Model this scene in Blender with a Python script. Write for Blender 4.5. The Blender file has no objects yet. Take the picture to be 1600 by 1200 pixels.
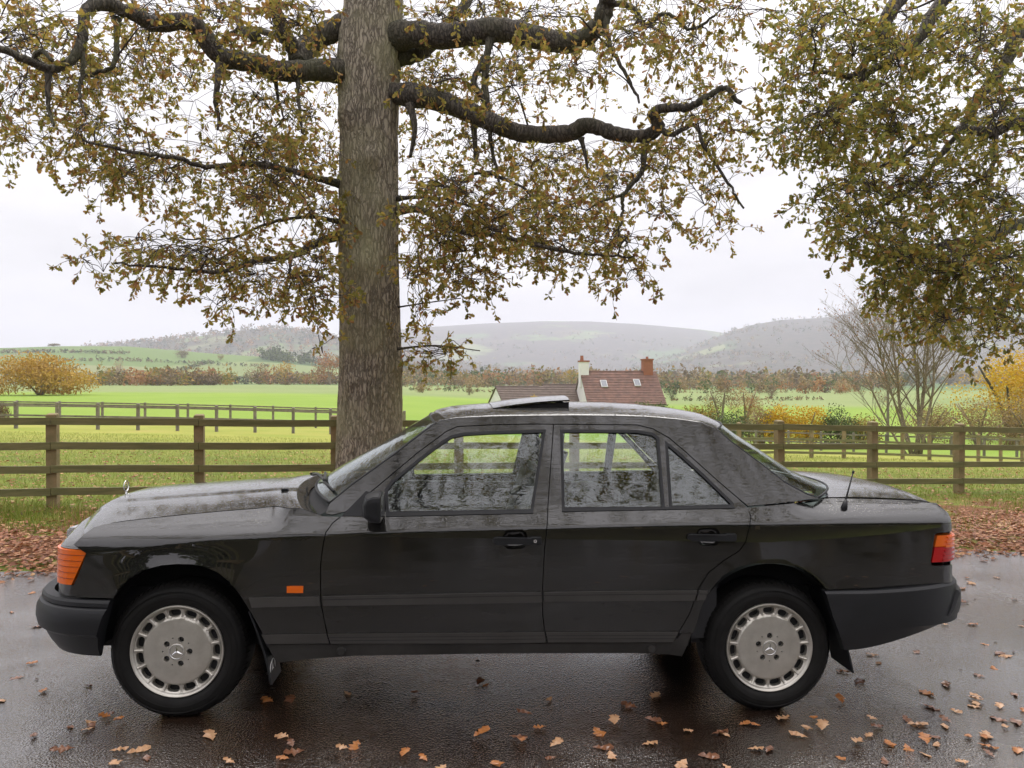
import bpy, bmesh, math, random
import numpy as np
from mathutils import Vector, Matrix, noise as mnoise
from mathutils.geometry import delaunay_2d_cdt
R = math.radians
rng = np.random.default_rng(7)
random.seed(7)
scene = bpy.context.scene
col = scene.collection

# ------------------------------------------------------------------ camera
CAM_H, FPX, PITCH = 1.592, 1150.0, R(0.4)
cam_d = bpy.data.cameras.new('camera')
cam_d.sensor_width = 36.0
cam_d.lens = FPX / 1600.0 * 36.0
cam_d.clip_start = 0.05
cam_d.clip_end = 30000
cam = bpy.data.objects.new('camera', cam_d)
cam.location = (0, 0, CAM_H)
cam.rotation_euler = (R(90) - PITCH, 0, 0)
col.objects.link(cam)
scene.camera = cam

# ------------------------------------------------------------------ sky, sun, exposure
SUN_EL, SUN_AZ = 62.0, 15.0       # azimuth clockwise from +Y
world = bpy.data.worlds.new('World')
scene.world = world
world.use_nodes = True
nt = world.node_tree
for n in list(nt.nodes):
    nt.nodes.remove(n)
def wn(t, **k):
    n = nt.nodes.new(t)
    for a, b in k.items():
        setattr(n, a, b)
    return n
w_out = wn('ShaderNodeOutputWorld')
w_bg = wn('ShaderNodeBackground')
w_sky = wn('ShaderNodeTexSky', sky_type='NISHITA', sun_disc=False)
w_sky.sun_elevation = R(SUN_EL)
w_sky.sun_rotation = R(SUN_AZ)
w_tc = wn('ShaderNodeTexCoord')
w_sep = wn('ShaderNodeSeparateXYZ')
nt.links.new(w_tc.outputs['Generated'], w_sep.inputs[0])
# overcast deck: brighter overhead than at the horizon, soft cloud texture
w_el = wn('ShaderNodeMapRange')
w_el.inputs[1].default_value = 0.0; w_el.inputs[2].default_value = 1.0
w_el.inputs[3].default_value = 4.7; w_el.inputs[4].default_value = 16.0
w_pw = wn('ShaderNodeMath', operation='POWER'); w_pw.inputs[1].default_value = 1.5; w_pw.use_clamp = True
w_mx0 = wn('ShaderNodeMath', operation='MAXIMUM'); w_mx0.inputs[1].default_value = 0.0
nt.links.new(w_sep.outputs[2], w_mx0.inputs[0]); nt.links.new(w_mx0.outputs[0], w_pw.inputs[0])
nt.links.new(w_pw.outputs[0], w_el.inputs[0])
w_map = wn('ShaderNodeMapping')
w_map.inputs['Scale'].default_value = (1.0, 1.0, 3.2)
nt.links.new(w_tc.outputs['Generated'], w_map.inputs[0])
w_no = wn('ShaderNodeTexNoise')
w_no.inputs['Scale'].default_value = 3.2
w_no.inputs['Detail'].default_value = 6
w_no.inputs['Roughness'].default_value = 0.55
nt.links.new(w_map.outputs[0], w_no.inputs['Vector'])
w_nr = wn('ShaderNodeMapRange')
w_nr.inputs[1].default_value = 0.3; w_nr.inputs[2].default_value = 0.7
w_nr.inputs[3].default_value = 0.80; w_nr.inputs[4].default_value = 1.12
nt.links.new(w_no.outputs['Fac'], w_nr.inputs[0])
w_mul = wn('ShaderNodeMath', operation='MULTIPLY')
nt.links.new(w_el.outputs[0], w_mul.inputs[0]); nt.links.new(w_nr.outputs[0], w_mul.inputs[1])
w_col = wn('ShaderNodeMix', data_type='RGBA', blend_type='MULTIPLY')
w_col.inputs[0].default_value = 1.0
w_col.inputs[6].default_value = (1.0, 0.962, 0.985, 1)
nt.links.new(w_mul.outputs[0], w_col.inputs[7])
w_mix = wn('ShaderNodeMix', data_type='RGBA')
w_mix.inputs[0].default_value = 0.96
nt.links.new(w_sky.outputs[0], w_mix.inputs[6])
nt.links.new(w_col.outputs[2], w_mix.inputs[7])
nt.links.new(w_mix.outputs[2], w_bg.inputs['Color'])
w_bg.inputs['Strength'].default_value = 0.112
nt.links.new(w_bg.outputs[0], w_out.inputs[0])

sun_d = bpy.data.lights.new('sun', 'SUN')
sun_d.energy = 1.5
sun_d.angle = R(40)
sun_d.color = (1.0, 0.96, 0.9)
sun = bpy.data.objects.new('sun', sun_d)
_a, _e = R(SUN_AZ), R(SUN_EL)
_dir = Vector((math.sin(_a) * math.cos(_e), math.cos(_a) * math.cos(_e), math.sin(_e)))
sun.rotation_euler = _dir.to_track_quat('Z', 'Y').to_euler()
sun.location = (0, 0, 60)
col.objects.link(sun)

vs = scene.view_settings
vs.view_transform = 'Standard'
vs.look = 'None'
vs.exposure = 0.68
vs.gamma = 1.0
vs.use_curve_mapping = False
scene.cycles.max_bounces = 8
scene.cycles.diffuse_bounces = 3
scene.cycles.glossy_bounces = 4
scene.cycles.transparent_max_bounces = 24
scene.cycles.transmission_bounces = 4
scene.cycles.volume_bounces = 1
scene.cycles.use_denoising = True
scene.cycles.sample_clamp_indirect = 6

# ------------------------------------------------------------------ general helpers
def link(o, parent=None):
    col.objects.link(o)
    if parent is not None:
        o.parent = parent
    return o
def tag(o, label=None, cat=None, group=None, kind=None):
    if label: o['label'] = label
    if cat: o['category'] = cat
    if group: o['group'] = group
    if kind: o['kind'] = kind
    return o
def empty(name, loc=(0, 0, 0), rz=0.0, parent=None):
    o = bpy.data.objects.new(name, None)
    o.location = loc
    o.rotation_euler = (0, 0, rz)
    o.empty_display_size = 0.2
    return link(o, parent)
def mesh_np(name, verts, faces, mat=None, parent=None, smooth=False, normals=None):
    """verts (n,3); faces list of tuples or (m,k) array"""
    me = bpy.data.meshes.new(name)
    verts = np.asarray(verts, dtype=np.float32)
    if isinstance(faces, np.ndarray):
        m, k = faces.shape
        me.vertices.add(len(verts)); me.vertices.foreach_set('co', verts.ravel())
        me.loops.add(m * k); me.loops.foreach_set('vertex_index', faces.astype(np.int32).ravel())
        me.polygons.add(m)
        me.polygons.foreach_set('loop_start', np.arange(0, m * k, k, dtype=np.int32))
        me.polygons.foreach_set('loop_total', np.full(m, k, dtype=np.int32))
        me.update(calc_edges=True)
    else:
        me.from_pydata([tuple(map(float, v)) for v in verts], [], [tuple(map(int, f)) for f in faces])
        me.update()
    if smooth:
        me.polygons.foreach_set('use_smooth', np.ones(len(me.polygons), dtype=bool))
    if normals is not None:
        me.normals_split_custom_set_from_vertices([tuple(map(float, n)) for n in normals])
    if mat is not None:
        me.materials.append(mat)
    o = bpy.data.objects.new(name, me)
    return link(o, parent)
class MB:
    """collects faces for one mesh object"""
    def __init__(s): s.v = []; s.f = []; s.n = 0
    def add(s, verts, faces):
        b = s.n
        s.v.append(np.asarray(verts, dtype=float).reshape(-1, 3)); s.n += len(s.v[-1])
        for f in faces: s.f.append(tuple(int(i) + b for i in f))
    def box(s, lo, hi, M=None):
        x0, y0, z0 = lo; x1, y1, z1 = hi
        v = np.array([(x0,y0,z0),(x1,y0,z0),(x1,y1,z0),(x0,y1,z0),(x0,y0,z1),(x1,y0,z1),(x1,y1,z1),(x0,y1,z1)], float)
        if M is not None: v = np.array([tuple(M @ Vector(p)) for p in v])
        s.add(v, [(0,3,2,1),(4,5,6,7),(0,1,5,4),(1,2,6,5),(2,3,7,6),(3,0,4,7)])
    def tube(s, pts, rad, n=8, cap=True):
        v, f = tube_arrays(pts, rad, n, cap); s.add(v, f)
    def lathe(s, prof, n=32, origin=(0,0,0), axis='y', close=False):
        """profile of (r, a) around an axis through origin"""
        prof = np.asarray(prof, float); th = np.linspace(0, 2*np.pi, n, endpoint=False)
        k = len(prof); vv = np.zeros((n, k, 3))
        c, si = np.cos(th)[:,None], np.sin(th)[:,None]
        if axis == 'y': vv[...,0] = c*prof[:,0]; vv[...,2] = si*prof[:,0]; vv[...,1] = prof[:,1]
        elif axis == 'z': vv[...,0] = c*prof[:,0]; vv[...,1] = si*prof[:,0]; vv[...,2] = prof[:,1]
        else: vv[...,1] = c*prof[:,0]; vv[...,2] = si*prof[:,0]; vv[...,0] = prof[:,1]
        vv += np.asarray(origin)
        f = []
        for i in range(n):
            j = (i+1) % n
            for a in range(k-1 if not close else k):
                b = (a+1) % k
                f.append((i*k+a, j*k+a, j*k+b, i*k+b))
        s.add(vv.reshape(-1,3), f)
    def grid(s, P):
        P = np.asarray(P, float); a, b = P.shape[:2]
        s.add(P.reshape(-1,3), [(i*b+j, (i+1)*b+j, (i+1)*b+j+1, i*b+j+1) for i in range(a-1) for j in range(b-1)])
    def build(s, name, mat=None, parent=None, smooth=False, bevel=0, auto=None):
        o = mesh_np(name, np.concatenate(s.v), s.f, mat, parent, smooth)
        bm = bmesh.new(); bm.from_mesh(o.data)
        bmesh.ops.recalc_face_normals(bm, faces=bm.faces)
        if bevel:
            bmesh.ops.bevel(bm, geom=[e for e in bm.edges if len(e.link_faces) == 2 and e.calc_face_angle(0) > 0.6],
                            offset=bevel, segments=2, affect='EDGES', clamp_overlap=True)
        if auto is not None:
            for f in bm.faces: f.smooth = True
            for e in bm.edges:
                if len(e.link_faces) == 2 and e.calc_face_angle(0) > auto: e.smooth = False
        bm.to_mesh(o.data); bm.free()
        return o
def tube_arrays(pts, rad, n=8, cap=True):
    pts = np.asarray(pts, float); k = len(pts)
    rad = np.broadcast_to(np.asarray(rad, float), (k,))
    t = np.gradient(pts, axis=0); t /= np.linalg.norm(t, axis=1)[:,None] + 1e-9
    ref = np.array([0,0,1.0]) if abs(t[0,2]) < 0.9 else np.array([1.0,0,0])
    th = np.linspace(0, 2*np.pi, n, endpoint=False)
    V = []
    a = np.cross(t[0], ref); a /= np.linalg.norm(a)
    for i in range(k):
        a = a - t[i]*np.dot(a, t[i]); a /= np.linalg.norm(a) + 1e-9
        b = np.cross(t[i], a)
        V.append(pts[i] + rad[i]*(np.cos(th)[:,None]*a + np.sin(th)[:,None]*b))
    V = np.concatenate(V)
    F = [(i*n+j, i*n+(j+1)%n, (i+1)*n+(j+1)%n, (i+1)*n+j) for i in range(k-1) for j in range(n)]
    if cap:
        F.append(tuple(range(n-1,-1,-1))); F.append(tuple((k-1)*n+j for j in range(n)))
    return V, F
def catmull(pts, step=None, n=8):
    p = np.asarray(pts, float)
    if len(p) < 3: 
        return np.array([p[0]*(1-t)+p[-1]*t for t in np.linspace(0,1,n)])
    q = np.vstack([2*p[0]-p[1], p, 2*p[-1]-p[-2]])
    out = []
    for i in range(1, len(q)-2):
        m = n if step is None else max(1, int(np.linalg.norm(q[i+1]-q[i])/step))
        for t in np.arange(m)/m:
            out.append(0.5*((2*q[i])+(-q[i-1]+q[i+1])*t+(2*q[i-1]-5*q[i]+4*q[i+1]-q[i+2])*t*t+(-q[i-1]+3*q[i]-3*q[i+1]+q[i+2])*t**3))
    out.append(q[-2])
    return np.array(out)
def sstep(a, b, x):
    t = np.clip((np.asarray(x, float)-a)/(b-a), 0, 1); return t*t*(3-2*t)
# a pixel of the 1600x1200 photograph -> viewing ray (a direction only)
_cp, _sp = math.cos(PITCH), math.sin(PITCH)
def ray(px, py):
    x, yu = (px-800.0)/FPX, (600.0-py)/FPX
    return np.array([x, _cp + yu*_sp, -_sp + yu*_cp])
def at_depth(px, py, Y):
    d = ray(px, py); return np.array([0,0,CAM_H]) + d*(Y/d[1])

# ------------------------------------------------------------------ materials
MATS = {}
def nodes_of(m):
    return m.node_tree.nodes, m.node_tree.links
def pmat(name, color, rough=0.5, metal=0.0, spec=0.5, coat=0.0, coat_rough=0.05, var=0.0, vscale=8.0, color2=None,
         bump=0.0, bscale=40.0, bdist=0.01, detail=4, stretch=None, rvar=0.0, sheen=0.0):
    m = bpy.data.materials.new(name); m.use_nodes = True
    N, L = nodes_of(m); b = N['Principled BSDF']
    b.inputs['Base Color'].default_value = (*color, 1)
    b.inputs['Roughness'].default_value = rough
    b.inputs['Metallic'].default_value = metal
    b.inputs['Specular IOR Level'].default_value = spec
    b.inputs['Coat Weight'].default_value = coat
    b.inputs['Coat Roughness'].default_value = coat_rough
    tc = N.new('ShaderNodeTexCoord'); vec = tc.outputs['Object']
    if stretch:
        mp = N.new('ShaderNodeMapping'); mp.inputs['Scale'].default_value = stretch
        L.new(vec, mp.inputs[0]); vec = mp.outputs[0]
    if var > 0 or color2 is not None or rvar > 0:
        no = N.new('ShaderNodeTexNoise'); no.inputs['Scale'].default_value = vscale; no.inputs['Detail'].default_value = detail
        no.inputs['Roughness'].default_value = 0.6
        L.new(vec, no.inputs['Vector'])
        c2 = color2 if color2 is not None else tuple(c*(1-var) for c in color)
        c1 = color if color2 is not None else tuple(min(1, c*(1+var)) for c in color)
        cr = N.new('ShaderNodeValToRGB')
        cr.color_ramp.elements[0].position = 0.32; cr.color_ramp.elements[1].position = 0.68
        cr.color_ramp.elements[0].color = (*c2, 1); cr.color_ramp.elements[1].color = (*c1, 1)
        L.new(no.outputs['Fac'], cr.inputs[0]); L.new(cr.outputs[0], b.inputs['Base Color'])
        if rvar > 0:
            mr = N.new('ShaderNodeMapRange'); mr.inputs[3].default_value = max(0.02, rough-rvar); mr.inputs[4].default_value = rough+rvar
            L.new(no.outputs['Fac'], mr.inputs[0]); L.new(mr.outputs[0], b.inputs['Roughness'])
    if bump > 0:
        nb = N.new('ShaderNodeTexNoise'); nb.inputs['Scale'].default_value = bscale; nb.inputs['Detail'].default_value = 5
        L.new(vec, nb.inputs['Vector'])
        bp = N.new('ShaderNodeBump'); bp.inputs['Strength'].default_value = bump; bp.inputs['Distance'].default_value = bdist
        L.new(nb.outputs['Fac'], bp.inputs['Height']); L.new(bp.outputs[0], b.inputs['Normal'])
    MATS[name] = m
    return m
def leaf_mat(name, ramp, rough=0.45, trans=0.35, spec=0.4):
    """colour picked per leaf (mesh island)"""
    m = bpy.data.materials.new(name); m.use_nodes = True
    N, L = nodes_of(m); b = N['Principled BSDF']
    g = N.new('ShaderNodeNewGeometry')
    cr = N.new('ShaderNodeValToRGB')
    els = cr.color_ramp.elements
    while len(els) < len(ramp): els.new(0.5)
    for e, (p, c) in zip(els, ramp): e.position = p; e.color = (*c, 1)
    L.new(g.outputs['Random Per Island'], cr.inputs[0])
    L.new(cr.outputs[0], b.inputs['Base Color'])
    b.inputs['Roughness'].default_value = rough
    b.inputs['Specular IOR Level'].default_value = spec
    if trans > 0:
        t = N.new('ShaderNodeBsdfTranslucent'); mx = N.new('ShaderNodeMixShader')
        L.new(cr.outputs[0], t.inputs['Color'])
        mx.inputs[0].default_value = trans
        L.new(b.outputs[0], mx.inputs[1]); L.new(t.outputs[0], mx.inputs[2])
        L.new(mx.outputs[0], N['Material Output'].inputs['Surface'])
    MATS[name] = m
    return m
M_rubber = pmat('black_plastic', (0.013, 0.0135, 0.015), 0.45, spec=0.3, var=0.15, vscale=6, bump=0.15, bscale=300, bdist=0.002, rvar=0.08)
M_tyre = pmat('tyre_rubber', (0.010, 0.0095, 0.009), 0.6, spec=0.2, var=0.25, vscale=14, bump=0.25, bscale=120, bdist=0.002)
M_dark = pmat('dark_cavity', (0.008, 0.008, 0.009), 0.8)
M_alloy = pmat('alloy_silver', (0.58, 0.555, 0.50), 0.34, metal=0.7, color2=(0.46, 0.435, 0.385), vscale=14, rvar=0.08, coat=0.25, coat_rough=0.2)
M_chrome = pmat('chrome', (0.75, 0.75, 0.75), 0.12, metal=1.0)
M_grey_trim = pmat('grey_trim', (0.042, 0.039, 0.036), 0.42, spec=0.5, var=0.15, vscale=5, bump=0.1, bscale=200, bdist=0.002)
M_sill = pmat('sill_grey', (0.032, 0.030, 0.028), 0.5, spec=0.3, var=0.25, vscale=7, bump=0.2, bscale=150, bdist=0.002)
M_seat = pmat('seat_fabric', (0.035, 0.036, 0.04), 0.85, var=0.2, vscale=30)
M_wood = pmat('fence_timber', (0.30, 0.215, 0.115), 0.8, color2=(0.17, 0.145, 0.06), vscale=5, stretch=(1, 1, 1), bump=0.4, bscale=30, bdist=0.006)
M_rail = pmat('rail_timber', (0.20, 0.18, 0.075), 0.8, color2=(0.12, 0.12, 0.045), vscale=4, stretch=(0.6, 3, 6), bump=0.4, bscale=12, bdist=0.006)
M_oldwood = pmat('weathered_timber', (0.23, 0.20, 0.155), 0.85, color2=(0.13, 0.12, 0.085), vscale=4, bump=0.3, bscale=20, bdist=0.006)
# ------------------------------------------------------------------ terrain
EDGE0, EDGES = 6.62, 0.138             # far road edge: y = EDGE0 + EDGES*x
def road_far(x): return EDGE0 + EDGES*np.asarray(x, float)
def road_near(x): return -3.2 + EDGES*np.asarray(x, float)
def plane_z(x, y):
    xs = 60*np.tanh(np.asarray(x, float)/60); ys = np.clip(y, -40, None)
    return -0.0131*xs - 0.0175*(ys-3.45)
RIDGES = [
 (1100, 520, 900, [(-900,552),(-300,550),(0,549),(100,546),(200,546),(330,556),(420,561),(500,570),(600,581),(700,592),(2400,592)]),
 (2600, 900, 1500, [(-900,556),(0,552),(150,545),(300,528),(380,517),(430,514),(470,519),(540,534),(650,560),(800,578),(1000,592),(2400,592)]),
 (5200, 2600, 1500, [(-900,545),(200,545),(400,540),(520,528),(650,515),(760,507),(850,503),(920,504),(1000,509),(1100,517),(1200,530),(1300,534),(2400,545)]),
 (3600, 2000, 1500, [(-900,592),(900,592),(1000,572),(1060,556),(1120,528),(1170,511),(1220,502),(1280,499),(1340,490),(1450,487),(1600,480),(2400,470)]),
]
HORIZON = 592.0
def ground_z(x, y):
    x = np.asarray(x, float); y = np.asarray(y, float)
    z = plane_z(x, y)
    f = np.clip(y-9, 0, None)
    f = f*f/(f+4.0)
    xs = 60*np.tanh(x/60)
    near = z - 0.026*f - 0.015*xs*sstep(8, 25, y)
    near = near - 0.16*sstep(6.8, 9.6, y-0.138*x)
    t = x/np.maximum(y, 1.0)
    plain = -2.5 - 1.5*np.tanh(4*t)
    r = np.hypot(x, y)
    k = sstep(24, 85, r)*sstep(-30, 30, y)
    k2 = sstep(60, 200, r)*(1-sstep(-30, 30, y))
    z = near*(1-k) + plain*k
    z = z*(1-k2) + (-0.5)*k2
    far = sstep(250, 900, r)
    z = z - 2.0*far
    # hills
    px = 800 + FPX*t
    front = sstep(0.0, 0.25, y/np.maximum(r, 1))
    h = np.zeros_like(z)
    for (Rk, wf, wb, sil) in RIDGES:
        s = np.array(sil, float)
        yy = np.interp(np.clip(px, -900, 2400), s[:,0], s[:,1])
        H = np.clip((HORIZON-yy), 0, None)/FPX*Rk
        H = np.where(HORIZON-yy > 0.5, H+6, 0)
        d = y-Rk
        b = np.where(d < 0, sstep(-wf, 0, d), 1-sstep(0, wb, d)*0.6)
        h = np.maximum(h, H*b*front)
    z = z + h
    # undulation
    z = z + far*(np.sin(x*0.004+1)*np.cos(y*0.0031)*3.0)*sstep(300, 1500, r)
    return z
def surf_z(x, y):
    """walkable surface: road sheet where there is road, else the ground"""
    x = np.asarray(x, float); y = np.asarray(y, float)
    on = (y < road_far(x)) & (y > road_near(x)) & (np.abs(x) < 60)
    return np.where(on, plane_z(x, y)+0.004, ground_z(x, y))
# polar sheet: dense near the camera, reaching the horizon
rad = np.concatenate([np.linspace(0.5, 14, 46), 14*np.exp(np.linspace(0.03, math.log(7000/14.0), 210))])
ang = np.unique(np.concatenate([np.linspace(-48, 48, 260), np.linspace(48, 312, 120)]))[:-1]
A, RR = np.meshgrid(np.radians(ang), rad, indexing='ij')
GX, GY = RR*np.sin(A), RR*np.cos(A)
GZ = ground_z(GX, GY)
dip = sstep(0, 0.25, np.minimum(road_far(GX)-GY, GY-road_near(GX)))*(np.abs(GX) < 64)
GZ = GZ - 0.05*dip
na, nr = GX.shape
V = np.concatenate([np.stack([GX, GY, GZ], -1).reshape(-1, 3), [[0, 0, float(ground_z(0, 0))-0.05]]])
ii, jj = np.meshgrid(np.arange(na), np.arange(nr-1), indexing='ij')
i2 = (ii+1) % na
Fq = np.stack([ii*nr+jj, i2*nr+jj, i2*nr+jj+1, ii*nr+jj+1], -1).reshape(-1, 4)[:, ::-1]
c = na*nr
Ft = [(i*nr, c, ((i+1) % na)*nr) for i in range(na)]
def ground_material():
    m = bpy.data.materials.new('meadow'); m.use_nodes = True
    N, L = nodes_of(m); b = N['Principled BSDF']
    b.inputs['Roughness'].default_value = 0.85
    b.inputs['Specular IOR Level'].default_value = 0.15
    tc = N.new('ShaderNodeTexCoord'); P = tc.outputs['Object']
    sep = N.new('ShaderNodeSeparateXYZ'); L.new(P, sep.inputs[0])
    def noise(scale, detail=4, rough=0.6, vec=P):
        n = N.new('ShaderNodeTexNoise'); n.inputs['Scale'].default_value = scale; n.inputs['Detail'].default_value = detail
        n.inputs['Roughness'].default_value = rough; L.new(vec, n.inputs['Vector']); return n.outputs['Fac']
    def rampc(fac, stops):
        cr = N.new('ShaderNodeValToRGB'); e = cr.color_ramp.elements
        while len(e) < len(stops): e.new(0.5)
        for q, (p, cc) in zip(e, stops): q.position = p; q.color = (*cc, 1)
        L.new(fac, cr.inputs[0]); return cr.outputs[0]
    def mixc(f, a, c2):
        mx = N.new('ShaderNodeMix'); mx.data_type = 'RGBA'
        if hasattr(f, 'node'): L.new(f, mx.inputs[0])
        else: mx.inputs[0].default_value = f
        L.new(a, mx.inputs[6]); L.new(c2, mx.inputs[7]); return mx.outputs[2]
    def mrange(v, a, b2, lo=0.0, hi=1.0):
        r_ = N.new('ShaderNodeMapRange'); r_.interpolation_type = 'SMOOTHSTEP'
        r_.inputs[1].default_value = a; r_.inputs[2].default_value = b2; r_.inputs[3].default_value = lo; r_.inputs[4].default_value = hi
        L.new(v, r_.inputs[0]); return r_.outputs[0]
    def math_(op, a, b2):
        q = N.new('ShaderNodeMath'); q.operation = op
        for i, v in enumerate((a, b2)):
            if hasattr(v, 'node'): L.new(v, q.inputs[i])
            else: q.inputs[i].default_value = v
        return q.outputs[0]
    # near: soil and grass with patches of brown leaf mould
    grass = rampc(noise(1.3, 6), [(0.3, (0.09, 0.12, 0.02)), (0.55, (0.16, 0.19, 0.03)), (0.75, (0.22, 0.2, 0.05))])
    litter = rampc(noise(38, 3), [(0.3, (0.06, 0.028, 0.014)), (0.5, (0.17, 0.075, 0.035)), (0.7, (0.27, 0.14, 0.07))])
    # verge strip of leaf mould between the road and just past the fence
    yrel = math_('SUBTRACT', sep.outputs[1], math_('MULTIPLY', sep.outputs[0], 0.19))
    wob = math_('MULTIPLY', math_('SUBTRACT', noise(0.6, 4), 0.5), 3.0)
    yy = math_('ADD', yrel, wob)
    strip = math_('MULTIPLY', mrange(yy, 5.0, 5.6), mrange(yy, 10.4, 12.0, 1.0, 0.0))
    patch = mrange(noise(0.9, 5), 0.36, 0.50)
    lf = math_('MULTIPLY', strip, patch)
    near = mixc(lf, grass, litter)
    # paddock farther: brighter grass with straw tint
    pad = rampc(noise(0.25, 5), [(0.3, (0.21, 0.25, 0.035)), (0.6, (0.29, 0.29, 0.06)), (0.8, (0.36, 0.29, 0.09))])
    near = mixc(mrange(sep.outputs[1], 16.0, 30.0), near, pad)
    # field beyond: vivid then patchwork
    vivid = rampc(noise(0.05, 4), [(0.3, (0.165, 0.26, 0.03)), (0.7, (0.215, 0.30, 0.045))])
    near = mixc(mrange(sep.outputs[1], 42.0, 50.0), near, vivid)
    pale = rampc(noise(0.02, 3), [(0.3, (0.17, 0.225, 0.075)), (0.7, (0.22, 0.26, 0.10))])
    near = mixc(mrange(sep.outputs[1], 130.0, 160.0), near, pale)
    vo = N.new('ShaderNodeTexVoronoi'); vo.inputs['Scale'].default_value = 0.0042; vo.inputs['Randomness'].default_value = 0.9
    mp = N.new('ShaderNodeMapping'); mp.inputs['Scale'].default_value = (1, 0.55, 0); mp.inputs['Rotation'].default_value = (0, 0, 0.35)
    L.new(P, mp.inputs[0]); L.new(mp.outputs[0], vo.inputs['Vector'])
    sc_ = N.new('ShaderNodeSeparateColor'); L.new(vo.outputs['Color'], sc_.inputs[0])
    fields = rampc(sc_.outputs[0], [(0.0, (0.06, 0.10, 0.035)), (0.3, (0.09, 0.15, 0.04)), (0.5, (0.14, 0.19, 0.06)), (0.72, (0.19, 0.21, 0.09)), (0.9, (0.12, 0.10, 0.06))])
    far = mixc(mrange(sep.outputs[1], 330.0, 420.0), near, fields)
    wood = rampc(noise(0.03, 6), [(0.3, (0.03, 0.032, 0.025)), (0.6, (0.075, 0.06, 0.045)), (0.8, (0.12, 0.085, 0.055))])
    wmask = math_('MULTIPLY', mrange(noise(0.0022, 5), 0.37, 0.46), mrange(sep.outputs[1], 1000.0, 1500.0))
    far = mixc(wmask, far, wood)
    shaded_floor = rampc(noise(2.5, 5), [(0.3, (0.025, 0.022, 0.012)), (0.55, (0.05, 0.045, 0.018)), (0.75, (0.075, 0.05, 0.025))])  # ground behind the camera coloured dark like tree shade, to darken door reflections
    far = mixc(mrange(sep.outputs[1], -1.5, -3.5), far, shaded_floor)
    L.new(far, b.inputs['Base Color'])
    bp = N.new('ShaderNodeBump'); bp.inputs['Strength'].default_value = 0.7; bp.inputs['Distance'].default_value = 0.03
    L.new(noise(22, 6, 0.7), bp.inputs['Height']); L.new(bp.outputs[0], b.inputs['Normal'])
    return m
M_ground = ground_material()
me = bpy.data.meshes.new('ground')
nv = len(V)
me.vertices.add(nv); me.vertices.foreach_set('co', V.astype(np.float32).ravel())
nl = Fq.size + 3*len(Ft)
me.loops.add(nl)
me.loops.foreach_set('vertex_index', np.concatenate([Fq.ravel(), np.array(Ft).ravel()]).astype(np.int32))
me.polygons.add(len(Fq)+len(Ft))
me.polygons.foreach_set('loop_start', np.concatenate([np.arange(len(Fq))*4, Fq.size+np.arange(len(Ft))*3]).astype(np.int32))
me.polygons.foreach_set('loop_total', np.concatenate([np.full(len(Fq), 4), np.full(len(Ft), 3)]).astype(np.int32))
me.update(calc_edges=True)
me.polygons.foreach_set('use_smooth', np.ones(len(me.polygons), dtype=bool))
me.materials.append(M_ground)
ground = link(bpy.data.objects.new('ground', me))
tag(ground, 'grass verge, paddock, valley fields and far hills', kind='structure')

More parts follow.
